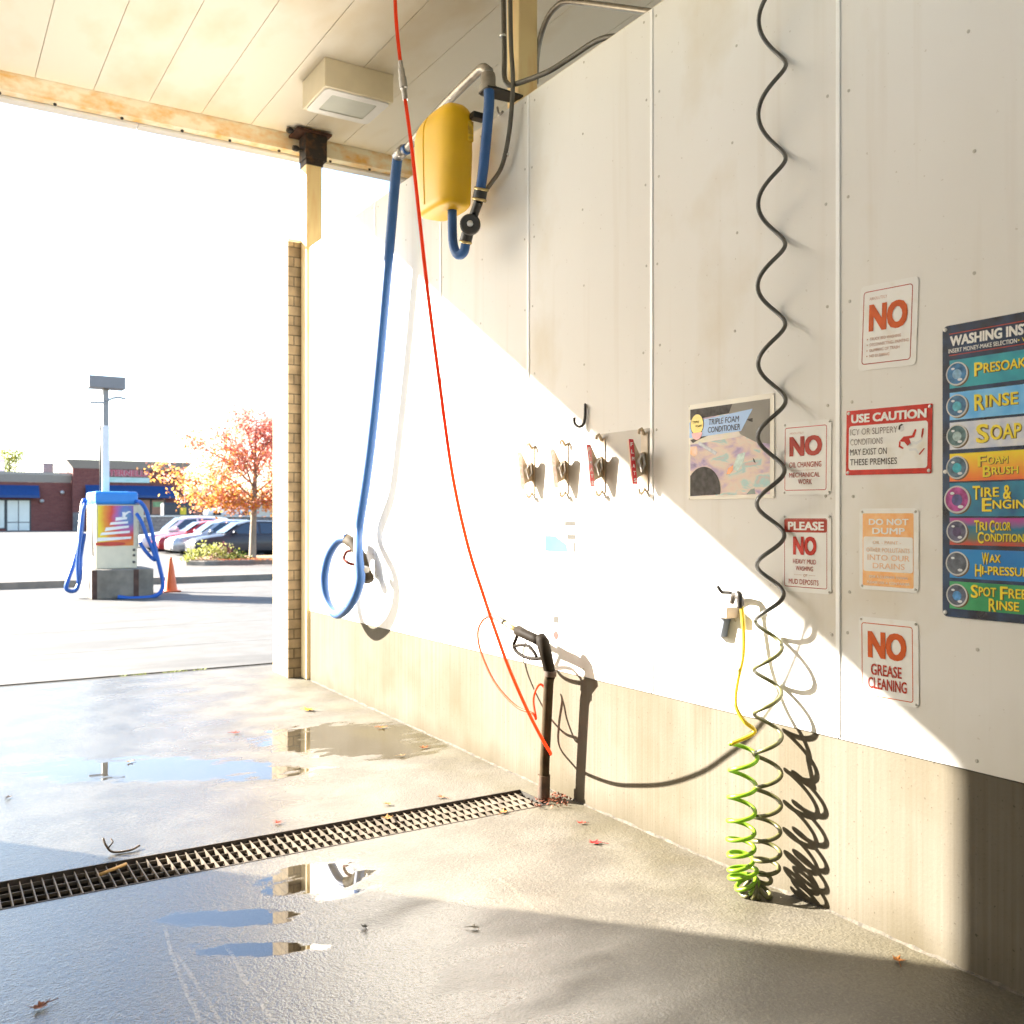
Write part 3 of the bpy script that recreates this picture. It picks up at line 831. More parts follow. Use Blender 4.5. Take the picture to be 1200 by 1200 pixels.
dm = pm("coil_dark", (0.085, 0.082, 0.07), .38, var=.05)
gmn = pm("coil_green", (0.25, 0.42, 0.025), .35, var=.08, trans=.4)
ylm = pm("coil_yellow", (0.62, 0.48, 0.03), .38, var=.05, trans=.25)
RR = .0098
cut = int(9.5*S)
olm = pm("coil_sunlit", (0.12, 0.115, 0.04), .36, var=.1, trans=.15)  # dark hose below the shadow line, sunlight painted in as olive
ALL = P + G
j0 = len(P); lo_i, hi_i = j0-34, j0+34
for it in range(3):
    Q_ = list(ALL)
    for i in range(lo_i, hi_i):
        wt = 1-abs(i-j0)/34.0
        av = sum((ALL[i+d] for d in range(-5,6)), Vector())/11
        Q_[i] = ALL[i].lerp(av, wt)
    ALL = Q_
P, G = ALL[:j0], ALL[j0:]
b = MB(); b.tube([p-co for p in P[:cut+1]], RR, 10); b.build("dark_coil", dm, coil, smooth=True)
b = MB(); b.tube([p-co for p in P[cut:]+G[:int(4.2*S)+1]], RR, 10); b.build("sunlit_coil", olm, coil, smooth=True)
b = MB(); b.tube([p-co for p in G[int(4.2*S):]], RR, 10); b.build("green_coil", gmn, coil, smooth=True)
b = MB(); b.tube([p-co for p in LP], RR, 10); b.build("yellow_lead", ylm, coil, smooth=True)
# clip on the wall with chuck
ck = empty("hose_clip", onX(858, 730, W-.0), "grey wall clip holding the dark air hose fitting", "clip")
b = MB(); b.tube(rel(spline([onX(868,712,W-.07), onX(867,702,W-.075), onX(865,696,W-.07), onX(860,697,W-.05), onX(858,706,W-.03)],5), ck), [.017]*11+[.013]*10, 10); b.build("air_chuck", pm("dark_chuck", (.06,.055,.05), .35, metal=.6), ck, smooth=True)
b = MB(); p0 = onX(850,737,W)-ck.location; b.prism([(p0.y+.04,p0.z-.035),(p0.y-.02,p0.z-.035),(p0.y-.055,p0.z+.09),(p0.y+.015,p0.z+.09)], .006, .05, M=Matrix(((0,0,-1,0),(1,0,0,0),(0,1,0,0),(0,0,0,1)))); b.build("clip_plate", pm("blue_grey_plate", (.12,.14,.18), .5), ck, bevel=.003)
b = MB(); p0 = onX(859,717,W)-ck.location; b.box((-.085,p0.y-.045,p0.z-.025),(-.006,p0.y+.045,p0.z+.028)); b.build("holder_band", pm("tan_band", (.42,.33,.24), .5), ck, bevel=.006)
b = MB(); p0 = onX(861,695,W)-ck.location; b.tube([p0+Vector((-.005,.02,.0)), p0+Vector((-.06,.025,.005)), p0+Vector((-.085,.03,.035))], .009, 8); b.build("hook", dark_metal, ck, smooth=True)

# ------------------------------------------------------------------ signs
SM = Matrix(((0,0,-1),(-1,0,0),(0,1,0)))           # sign axes: x to the right along the wall, y up, z out of the wall
sign_white = pm("sign_white", (.80,.795,.77), .35, color2=(.70,.65,.55), lo=.56, hi=.80, scale=9, spec=.2)
sign_edge = pm("sign_aluminium", (.60,.58,.53), .4, metal=.4)
red = pm("sign_red", (.60,.035,.02), .45, var=.12, scale=25, spec=.2)
orange = pm("sign_orange_red", (.60,.10,.012), .45, var=.08, scale=25, spec=.2)
dred = pm("sign_dark_red", (.45,.05,.03), .45, var=.1, scale=25, spec=.2)
faded = pm("faded_red_print", (.62,.36,.28), .5, var=.1, scale=30, spec=.2)
peach = pm("sun_faded_orange", (.80,.36,.10), .55, color2=(.83,.50,.22), scale=28, var=.1)
peach2 = pm("sun_faded_orange_text", (.80,.50,.30), .55, var=.1, scale=30)
blackp = pm("black_print", (.045,.035,.03), .5, var=.2, scale=40, spec=.2)
greyp = pm("grey_print", (.45,.40,.38), .5, color2=(.12,.09,.08), scale=45, spec=.2)
palep = pm("pale_print", (.72,.73,.74), .5)
def sign_root(name, pxl, pxr, yt, yb, label, cat="sign", tilt=0.0, group=None, off=.0065):
    """rectangle whose left edge is at pxl from yt to yb in the photograph"""
    a_ = onX(pxl, yt, W-off); c_ = onX(pxl, yb, W-off); r_ = onX(pxr, yt, W-off)
    w_ = a_.y - r_.y; h_ = a_.z - c_.z
    o = empty(name, (W-off, a_.y - w_/2, (a_.z+c_.z)/2), label, cat, group)
    o.rotation_euler = (SM @ Matrix.Rotation(R(-tilt), 3, 'Z')).to_euler()
    return o, w_, h_
def plate(root, w_, h_, r_=.02, mat=sign_white, th=.0022, edge=None):
    b = MB(); P_ = rrect(-w_/2,-h_/2,w_/2,h_/2,r_)
    b.prism(P_, .0005, th, mat=edge or sign_edge, cap=False); b.sheet(P_, th, mat); b.sheet(P_[::-1], .0005, sign_edge)
    return b.build("plate", None, root)
def screws(root, w_, h_, ins=.014, mat=None, pos=None, r_=.0055):
    for (sx_, sy_) in pos or ((-1,-1),(1,-1),(-1,1),(1,1)):
        b = MB(); b.lathe([(r_,.0022),(r_*.9,.0045),(r_*.4,.0055)], 10)
        b.build("screw", mat or screw_grey, root, smooth=True, loc=(sx_*(w_/2-ins), sy_*(h_/2-ins), 0))
def frame(b, x0, y0, x1, y1, t, r_, mat, z=.0027):
    b.ring(rrect(x0,y0,x1,y1,r_), rrect(x0+t,y0+t,x1-t,y1-t,max(.001,r_-t)), z, mat)
ZP, ZL = .0027, .0034

# NO - truck bed washing
s, w, h = sign_root("warning_sign", 1007.5, 1075.5, 338.5, 436.5, "white sign with big orange NO and four small lines, highest of the small signs", "sign", tilt=2.2)
plate(s, w, h, .02)
b = MB(); frame(b, -w*.44, -h*.43, w*.41, h*.43, .0035, .014, dred); b.build("border", None, s)
b = MB(); b.text("NO", -w*.33, -h*.06, w*.34, h*.28, ZL, orange, .055); b.build("headline", None, s)
b = MB(); b.text("ABSOLUTELY", -w*.33, h*.32, -w*.02, h*.355, ZL, faded); b.build("top_line", None, s); b = MB()
for i, (t_, x1) in enumerate((("TRUCK BED WASHING",.24),("DISCONNECTING - PAINTING",.37),("DUMPING OF TRASH",.22),("NO DUMPING",.05))):
    yy = -h*(.155+.066*i); b.text(t_, -w*.30, yy, w*x1, yy+h*.035, ZL, faded, .004); b.disc((-w*.345, yy+h*.017), w*.011, ZL, 8, faded)
b.build("small_print", None, s)

# USE CAUTION
s, w, h = sign_root("caution_sign", 992, 1092.5, 483, 558, "red and white USE CAUTION sign with slipping figure", "sign", tilt=1.0)
plate(s, w, h, .004, red, edge=red)
b = MB(); b.sheet(rrect(-w*.465,-h*.42,w*.455,h*.26,.012), ZP, sign_white); b.build("white_field", None, s)
b = MB(); b.text("USE CAUTION", -w*.44, h*.30, w*.44, h*.44, ZP, sign_white, .045); b.build("headline", None, s)
b = MB()
for i,(t_,x1,m_) in enumerate((("ICY OR SLIPPERY",.12,greyp),("CONDITIONS",-.05,greyp),("MAY EXIST ON",.0,blackp),("THESE PREMISES",.12,blackp))):
    yy = h*(.115-.155*i); b.text(t_, -w*.445, yy, w*x1, yy+h*.098, ZL, m_, .004)
b.build("lettering", None, s)
b = MB()
def poly(b, pts_, mat, z=ZL): b.sheet([(x_*w, y_*h) for x_, y_ in pts_], z, mat)
poly(b, [(.14,-.02),(.19,.05),(.25,.055),(.285,.06),(.315,.15),(.335,.14),(.31,.03),(.255,.015),(.275,-.06),(.235,-.09),(.20,-.03)], red)
poly(b, [(.14,-.02),(.16,-.03),(.155,-.08),(.195,-.115),(.185,-.135),(.135,-.10)], red)
poly(b, [(.385,.04),(.395,.15),(.415,.15),(.41,.07),(.395,.0)], dred)
poly(b, [(.36,-.22),(.375,-.23),(.43,-.14),(.415,-.135)], dred)
b.disc((.165*w,.175*h), .032*w, ZL, 16, palep, ry=.05*h)
poly(b, [(.13,.16),(.135,.215),(.165,.24),(.19,.225),(.155,.205),(.15,.15)], blackp, ZL+.0006)
poly(b, [(.235,-.09),(.275,-.06),(.335,-.08),(.395,-.03),(.40,.0),(.33,-.04),(.29,-.02)], palep)
poly(b, [(.25,-.13),(.33,-.13),(.37,-.20),(.355,-.22),(.32,-.16),(.26,-.17)], palep)
b.build("slipping_figure", None, s)
screws(s, w, h, .011, sign_white, r_=.007)

# NO OIL CHANGING
s, w, h = sign_root("warning_sign", 918, 974.5, 496.5, 580.5, "white sign with red NO above oil changing mechanical work, left of the white seam", "sign", tilt=.6)
plate(s, w, h, .018)
b = MB(); frame(b, -w*.46, -h*.44, w*.41, h*.43, .003, .010, red); b.build("border", None, s)
b = MB(); b.text("NO", -w*.36, h*.02, w*.32, h*.31, ZL, dred, .055); b.build("headline", None, s)
b = MB(); b.text("ABSOLUTELY", -w*.36, h*.335, -w*.06, h*.36, ZL, faded); b.build("top_line", None, s); b = MB(); b.text("OIL CHANGING", -w*.36, -h*.125, w*.31, -h*.05, ZL, dred, .006)
b.box((-w*.33,-h*.165,ZP),(w*.2,-h*.162,ZL), faded)
b.text("MECHANICAL", -w*.36, -h*.26, w*.28, -h*.195, ZL, dred, .006); b.text("WORK", -w*.17, -h*.355, w*.12, -h*.285, ZL, dred, .004); b.build("small_print", None, s)
screws(s, w, h, .010)

# PLEASE NO
s, w, h = sign_root("warning_sign", 918, 974.5, 603, 692, "red headed PLEASE NO heavy mud washing sign beside the dark coil", "sign")
plate(s, w, h, .018)
b = MB(); frame(b, -w*.47, -h*.44, w*.42, h*.45, .003, .010, dred); b.sheet(rrect(-w*.46, h*.27, w*.41, h*.44, .009), ZP, dred); b.build("border", None, s)
b = MB(); b.text("PLEASE", -w*.39, h*.295, w*.36, h*.41, ZL, sign_white, .04); b.text("NO", -w*.28, -h*.03, w*.21, h*.225, ZL, red, .055); b.build("headline", None, s)
b = MB(); b.text("HEAVY MUD", -w*.28, -h*.135, w*.2, -h*.075, ZL, dred, .003); b.text("WASHING", -w*.22, -h*.225, w*.14, -h*.165, ZL, dred, .003)
b.text("or", -w*.06, -h*.30, w*.02, -h*.265, ZL, faded); b.box((-w*.26,-h*.28,ZP),(-w*.1,-h*.277,ZL), faded); b.box((w*.05,-h*.28,ZP),(w*.18,-h*.277,ZL), faded)
b.text("MUD DEPOSITS", -w*.37, -h*.40, w*.25, -h*.335, ZL, dred, .004); b.build("small_print", None, s)
screws(s, w, h, .010, pos=((-1,1),(1,1),(1,-1)))

# DO NOT DUMP
s, w, h = sign_root("warning_sign", 1007.5, 1077, 596, 690, "sun faded orange DO NOT DUMP sign between two white signs", "sign")
plate(s, w, h, .02)
b = MB(); b.sheet(rrect(-w*.44,-h*.45,w*.42,h*.44,.006), ZP, peach); b.build("orange_field", None, s)
b = MB(); b.sheet(rrect(-w*.425,-h*.27,w*.41,h*.155,.010), ZL, sign_white); b.build("white_field", None, s)
b = MB(); b.text("DO NOT", -w*.33, h*.295, w*.34, h*.375, ZL, sign_white, .03); b.text("DUMP", -w*.27, h*.185, w*.28, h*.265, ZL, sign_white, .03); b.build("headline", None, s)
b = MB(); z_ = ZL+.0006
b.text("OIL - PAINT -", -w*.26, h*.065, w*.22, h*.105, z_, peach2, .006); b.text("OTHER POLLUTANTS", -w*.37, -h*.035, w*.36, h*.02, z_, peach2, .006)
b.text("INTO OUR", -w*.35, -h*.135, w*.36, -h*.065, z_, peach2, .012); b.text("DRAINS", -w*.26, -h*.235, w*.28, -h*.165, z_, peach2, .012)
b.build("small_print", None, s); b = MB(); b.text("FOR A CLEANER TOWN", -w*.32, -h*.35, w*.32, -h*.32, ZL, sign_white, .008); b.text("PLEASE USE A CONTAINER", -w*.36, -h*.42, w*.36, -h*.39, ZL, sign_white, .008); b.build("foot_print", None, s)
screws(s, w, h, .014)

# NO GREASE CLEANING
s, w, h = sign_root("warning_sign", 1007, 1077, 721.5, 817, "white NO GREASE CLEANING sign, lowest of the small signs", "sign", tilt=-.6)
plate(s, w, h, .02)
b = MB(); frame(b, -w*.45, -h*.45, w*.41, h*.43, .0035, .012, orange); b.build("border", None, s)
b = MB(); b.text("NO", -w*.34, h*.0, w*.31, h*.345, ZL, orange, .055); b.build("headline", None, s)
b = MB(); b.text("GREASE", -w*.29, -h*.195, w*.23, -h*.055, ZL, dred, .025); b.text("CLEANING", -w*.34, -h*.36, w*.31, -h*.22, ZL, dred, .025); b.build("lettering", None, s)
screws(s, w, h, .012)

# washing instruction board
yl = onX(1106.5, 550, W).y
s, w, h = sign_root("instruction_board", 1106.5, 1106.6, 383, 722, "tall colourful washing instructions board with a column of round buttons", "instruction board")
WB = .62
s.location.y = yl - WB/2
board_dark = pm("board_dark", (.012,.012,.02), .25, color2=(.02,.05,.12), scale=8)
plate(s, WB, h, .022, board_dark, th=.004, edge=dark_metal)
def fy(py): return h/2 - (py-383.0)/339.0*h          # row seen at the board's left edge
def fx(px): return -WB/2 + (yl - onX(px, 550, W).y)
zb = .0046; zc = .0053; zd = .0060; ze = .0068
b = MB(); lr = -WB/2+.028; lr2 = WB/2-.02
b.box((lr, fy(393.6),zb-.0005),(lr2, fy(392.6),zb), dred); b.box((lr, fy(418.5),zb-.0005),(lr2, fy(417.5),zb), dred)
tw = .53
b.text("WASHING INSTRUCTIONS", lr+.004, fy(408), lr+tw, fy(395.5), zc, sign_white, .045)
b.text("INSERT MONEY-MAKE SELECTION", lr-.002, fy(415.5), fx(1194), fy(410.5), zc, sign_white, .015)
yel = pm("board_yellow", (.85,.68,.02), .4, var=.04); yelsh = pm("board_letter_edge", (.10,.05,.005), .4)
b.text("\u2022 WAIT FOR GREEN LIGHT", fx(1195), fy(415.5), lr2-.01, fy(410.5), zc, yel, .0)
b.build("header", None, s)
def cloudy(n_, c1, c2, sc_=10): return pm(n_, c1, .3, color2=c2, scale=sc_, lo=.3, hi=.7)
rows = [
 ("presoak_row", cloudy("row_teal",(.01,.22,.33),(.03,.42,.48)), 424, 456.5, [("PRESOAK",1144,1205,.36,.80)], (.02,.10,.22),(.3,.55,.8)),
 ("rinse_row", cloudy("row_sky",(.06,.38,.80),(.25,.60,.92)), 461.5, 493.4, [("RINSE",1144,1196,.30,.84)], (.03,.10,.2),(.12,.55,.7)),
 ("soap_row", cloudy("row_white",(.78,.78,.78),(.5,.55,.7),22), 496.3, 527.8, [("SOAP",1146,1200,.22,.86)], (.05,.10,.11),(.45,.6,.62)),
 ("foam_brush_row", None, 532.5, 564.6, [("FOAM",1148,1184,.53,.90),("BRUSH",1154,1196,.16,.52)], (.04,.08,.12),(.06,.5,.62)),
 ("tire_engine_row", cloudy("row_deep",(.01,.09,.22),(.02,.28,.42)), 566.5, 604.8, [("TIRE &",1142,1188,.53,.90),("ENGINE",1153,1213,.18,.53)], (.25,.03,.16),(.10,.10,.3)),
 ("conditioner_row", None, 607, 638, [("TRI COLOR",1144,1187,.52,.92),("CONDITIONER",1148,1214,.12,.50)], (.05,.05,.09),(.10,.07,.16)),
 ("wax_row", cloudy("row_blue",(.0,.15,.48),(.01,.28,.62),4), 643, 676.4, [("WAX",1153,1175,.56,.92),("HI-PRESSURE",1145,1215,.14,.52)], (.05,.06,.08),(.12,.14,.18)),
 ("spot_free_row", cloudy("row_green",(.01,.22,.07),(.06,.42,.16),5), 680.5, 712, [("SPOT FREE",1140,1206,.50,.93),("RINSE",1161,1197,.06,.48)], (.05,.06,.09),(.10,.35,.75)),
]
def grad_mat(name, stops):
    m = bpy.data.materials.new(name); m.use_nodes = True; N = m.node_tree.nodes; L = m.node_tree.links; b_ = N["Principled BSDF"]; b_.inputs["Roughness"].default_value = .3
    tc = N.new("ShaderNodeTexCoord"); sp = N.new("ShaderNodeSeparateXYZ"); L.new(tc.outputs["Generated"], sp.inputs[0])
    nz = N.new("ShaderNodeTexNoise"); nz.inputs["Scale"].default_value = 26; L.new(tc.outputs["Object"], nz.inputs["Vector"])
    ad = N.new("ShaderNodeMath"); ad.operation = 'MULTIPLY_ADD'; L.new(nz.outputs[0], ad.inputs[0]); ad.inputs[1].default_value = .35; ad.inputs[2].default_value = -.175
    a2 = N.new("ShaderNodeMath"); L.new(sp.outputs[1], a2.inputs[0]); L.new(ad.outputs[0], a2.inputs[1])
    cr = N.new("ShaderNodeValToRGB"); L.new(a2.outputs[0], cr.inputs[0])
    for i, (p_, c_) in enumerate(stops):
        e = cr.color_ramp.elements[i] if i < 2 else cr.color_ramp.elements.new(p_)
        e.position = p_; e.color = (*c_, 1)
    L.new(cr.outputs[0], b_.inputs["Base Color"]); return m
gfoam = grad_mat("row_yellow_orange", [(0.0,(.80,.14,.02)),(1.0,(.88,.68,.02)),(.5,(.85,.38,.02))])
gtri = grad_mat("row_tricolour", [(0.0,(.55,.06,.03)),(1.0,(.50,.03,.28)),(.3,(.10,.14,.10)),(.62,(.0,.17,.30))])
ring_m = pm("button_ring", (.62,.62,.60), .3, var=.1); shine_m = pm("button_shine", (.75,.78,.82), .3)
for (nm, m_, y0_, y1_, tx, c1, c2) in rows:
    m_ = m_ or (gfoam if nm.startswith("foam") else gtri)
    b = MB(); b.box((-WB/2+.030, fy(y1_), .0041), (WB/2-.012, fy(y0_), zb)); ro = b.build(nm, m_, s)
    hh_ = fy(y0_)-fy(y1_)
    b = MB()
    for (t_, a0, a1, v0, v1) in tx:
        X0_, X1_ = fx(a0), fx(a1)
        Y0_, Y1_ = fy(y1_)+hh_*v0, fy(y1_)+hh_*v1
        # small capitals: every word's first letter is taller
        words = t_.split(" "); total = sum(len(q) for q in words)+ (len(words)-1)*.6 + len(words)*.35
        cw = (X1_-X0_)/total; cx_ = X0_
        for wd_ in words:
            for (dx_, dy_, zz, mm, bo) in ((.0022,-.0022,zc,yelsh,.045),(0,0,zd,yel,.018)):
                b.text(wd_[0], cx_+dx_, Y0_+dy_-hh_*.05, cx_+cw*1.25+dx_, Y1_+dy_, zz, mm, bo)
                if len(wd_) > 1: b.text(wd_[1:], cx_+cw*1.38+dx_, Y0_+dy_+hh_*.03, cx_+cw*(len(wd_)+.3)+dx_, Y1_+dy_-hh_*.06, zz, mm, bo)
            cx_ += cw*(len(wd_)+.95)
    b.build("lettering", None, ro)
    b = MB(); cx_, cy_ = fx(1123.5), (fy(y0_)+fy(y1_))/2; rb = hh_*.42
    b.disc((cx_+.006,cy_-.004), rb*1.0, zb+.0004, 28, yelsh); b.disc((cx_,cy_), rb, zc, 28, ring_m)
    b.disc((cx_-.0006,cy_+.0006), rb*.88, zc+.0004, 28, pm("button_dark_"+nm, c1, .25, color2=tuple(min(1,q*2.2+.03) for q in c1), scale=40))
    b.disc((cx_+.001,cy_-.002), rb*.42, zc+.0008, 20, pm("button_core_"+nm, c2, .25, var=.2, scale=60))
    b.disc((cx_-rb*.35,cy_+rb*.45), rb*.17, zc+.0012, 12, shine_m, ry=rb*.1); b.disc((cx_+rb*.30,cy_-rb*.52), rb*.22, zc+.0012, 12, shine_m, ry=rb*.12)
    b.build("button", None, ro)
for (xx, yy) in ((-WB/2+.012, h/2-.014), (-WB/2+.012, fy(553)), (-WB/2+.012, -h/2+.016), (WB/2-.012, h/2-.014), (WB/2-.012, -h/2+.016)):
    b = MB(); b.lathe([(.008,.0042),(.0075,.0075),(.003,.0085)], 12); b.build("screw", sign_white, s, smooth=True, loc=(xx,yy,0))

# triple foam poster
s, w, h = sign_root("foam_poster", 807.5, 908, 475, 586, "pastel foam conditioner poster with a black wheel and blue title ribbon", "poster")
plate(s, w, h, .004, pm("poster_frame", (.74,.70,.60), .45, var=.05), th=.004)
def poster_mat():
    m = bpy.data.materials.new("pastel_foam_print"); m.use_nodes = True; N = m.node_tree.nodes; L = m.node_tree.links; b_ = N["Principled BSDF"]; b_.inputs["Roughness"].default_value = .55; b_.inputs["Specular IOR Level"].default_value = .15
    tc = N.new("ShaderNodeTexCoord"); mp = N.new("ShaderNodeMapping"); mp.inputs["Rotation"].default_value = (0,0,.8); mp.inputs["Scale"].default_value = (1,2.2,1); L.new(tc.outputs["Object"], mp.inputs[0])
    nz = N.new("ShaderNodeTexNoise"); nz.inputs["Scale"].default_value = 7; nz.inputs["Detail"].default_value = 8; nz.inputs["Distortion"].default_value = .5; L.new(mp.outputs[0], nz.inputs["Vector"])
    cr = N.new("ShaderNodeValToRGB"); L.new(nz.outputs[0], cr.inputs[0]); E_ = cr.color_ramp.elements
    st = [(.30,(.26,.22,.33)),(.37,(.48,.38,.56)),(.44,(.66,.52,.54)),(.50,(.74,.60,.52)),(.56,(.72,.64,.56)),(.61,(.40,.62,.62)),(.70,(.68,.50,.46))]
    E_[0].position, E_[0].color = st[0][0], (*st[0][1],1); E_[1].position, E_[1].color = st[-1][0], (*st[-1][1],1)
    for p_, c_ in st[1:-1]: e = E_.new(p_); e.color = (*c_,1)
    L.new(cr.outputs[0], b_.inputs["Base Color"]); return m
b = MB(); b.sheet([(-w*.475,-h*.46),(w*.455,-h*.46),(w*.455,h*.45),(-w*.475,h*.45)], .0046); po = b.build("print", poster_mat(), s)
dk_p = pm("poster_dark", (.05,.045,.04), .6, color2=(.10,.09,.085), scale=30, spec=.15); gy = pm("poster_grey", (.29,.275,.245), .55, var=.06, spec=.15)
b = MB()
b.sheet([(-w*.475,h*.45),(-w*.475,h*.34),(w*.0,h*.36),(w*.04,h*.45)], .0052, dk_p)
b.sheet([(w*.04,h*.45),(w*.0,h*.36),(w*.13,h*.14),(w*.30,h*.05),(w*.455,h*.02),(w*.455,h*.45)], .0051, gy)
b.sheet([(-w*.475,h*.20),(-w*.475,h*.08),(w*.2,h*.12),(w*.455,h*.03),(w*.455,h*.10),(w*.2,h*.22)], .00505, pm("poster_olive", (.46,.44,.27), .35, color2=(.50,.42,.40), scale=14))
b.sheet([(-w*.475,-h*.46)]+[(-w*.31+w*.21*math.cos(R(a_)), -h*.40+h*.24*math.sin(R(a_))) for a_ in range(-12,141,8)]+[(-w*.475,-h*.24)], .0056, dk_p)
b.sheet([(-w*.475,-h*.02),(-w*.475,h*.06),(-w*.39,h*.06),(-w*.38,-h*.02),(-w*.42,-h*.05)], .0052, pm("poster_amber", (.62,.25,.05), .35, color2=(.6,.4,.3), scale=20))
b.sheet([(w*.04,-h*.20),(w*.10,-h*.06),(w*.19,-h*.04),(w*.17,-h*.13),(w*.10,-h*.23)], .0052, pm("poster_lamp", (.22,.33,.31), .35, color2=(.45,.6,.55), scale=40))
b.sheet([(w*-.03,-h*.25),(w*-.01,-h*.19),(w*.05,-h*.16),(w*.05,-h*.21),(w*.01,-h*.25)], .0053, pm("poster_orange", (.75,.22,.02), .35, var=.1, scale=30))
b.sheet([(-w*.38,h*.08),(-w*.36,h*.11),(-w*.14,h*-.02),(-w*.16,-h*.05)], .0052, pm("poster_slate", (.16,.19,.24), .35, color2=(.4,.42,.5), scale=35))
b.sheet([(-w*.475,h*.13),(-w*.30,h*.165),(-w*.2,h*.17),(-w*.36,h*.13),(-w*.44,h*.095)], .0053, dk_p)
b.sheet([(w*.20,h*.28),(w*.27,h*.285),(w*.27,h*.245),(w*.23,h*.26)], .0054, dk_p); b.sheet([(w*.27,-h*.10),(w*.29,-h*.12),(w*.305,-h*.16),(w*.28,-h*.14)], .0054, dk_p)
b.sheet([(w*.20,-h*.455),(w*.30,-h*.455),(w*.29,-h*.40),(w*.25,-h*.41)], .0053, pm("poster_teal_dark",(.07,.13,.11),.35))
b.build("picture_shapes", None, po)
b = MB(); rb_m = pm("ribbon_blue", (.18,.36,.68), .35, var=.03)
b.prism([(-w*.485,h*.15),(w*.14,h*.17),(w*.27,h*.375),(-w*.485,h*.315)], .0054, .0060, mat=rb_m)
b.text("TRIPLE FOAM", -w*.24, h*.265, w*.12, h*.325, .0066, blackp, .006, shear=.1); b.text("CONDITIONER", -w*.25, h*.185, w*.13, h*.245, .0066, blackp, .006, shear=.1)
b.build("title_ribbon", None, s)
b = MB(); b.disc((-w*.385,h*.285), w*.085, .0067, 28, blackp, ry=h*.115); b.disc((-w*.385,h*.285), w*.078, .0072, 28, pm("badge_yellow", (.80,.60,.03), .35), ry=h*.106)
b.sheet([(-w*.385+w*.065*math.cos(R(a_)), h*.20+h*.075*math.sin(R(a_))) for a_ in range(180,361,12)], .0077, pm("badge_pink", (.80,.30,.32), .35))
b.text("TRIPLE", -w*.44, h*.30, -w*.36, h*.325, .0078, blackp, .004); b.text("FOAM", -w*.40, h*.255, -w*.325, h*.28, .0078, blackp, .004)
b.build("badge", None, s)
screws(s, w, h, .006, r_=.004)

# pale notices bleached by the sun
fr_red = pm("notice_red_rule", (.45,.08,.07), .8, spec=0); fr_b = pm("notice_blue", (.085,.135,.18), .8, spec=0, var=.08); fr_g = pm("notice_grey", (.10,.095,.085), .8, spec=0)
s, w, h = sign_root("notice_sign", 637, 678.5, 604, 653, "bleached white notice with a pale blue picture on the sunlit wall", "notice")
plate(s, w, h, .008)
b = MB(); b.sheet([(-w*.45,-h*.35),(w*.2,-h*.35),(w*.18,-h*.18),(-w*.15,h*.02),(-w*.45,h*.02)], ZP, fr_b)
for i in range(3): b.box((-w*.33, h*(.36-.07*i), ZP-.0004),(w*.05, h*(.385-.07*i), ZP), fr_red)
b.box((w*.12,h*.26,ZP-.0004),(w*.42,h*.36,ZP), fr_g); b.box((w*.18,-h*.05,ZP-.0004),(w*.42,h*.06,ZP), fr_g); b.box((w*.36,-h*.34,ZP-.0004),(w*.42,-h*.12,ZP), fr_g)
b.build("faded_print", None, s); screws(s, w, h, .010)
s, w, h = sign_root("notice_sign", 637.5, 667, 694, 755, "narrow bleached notice with thin red edge behind the spray gun", "notice")
plate(s, w, h, .004)
b = MB(); frame(b, -w*.47, -h*.47, w*.47, h*.47, .003, .004, fr_red); b.box((-w*.42,h*.28,ZP-.0004),(w*.42,h*.285,ZP), fr_red); b.text("CAUTION", -w*.3, h*.33, w*.3, h*.41, ZL, fr_red); b.disc((w*.0,-h*.28), w*.1, ZL, 12, fr_red); b.box((-w*.1,-h*.05,ZP-.0004),(w*.1,h*.08,ZP), fr_g)
b.build("faded_print", None, s); screws(s, w, h, .008)

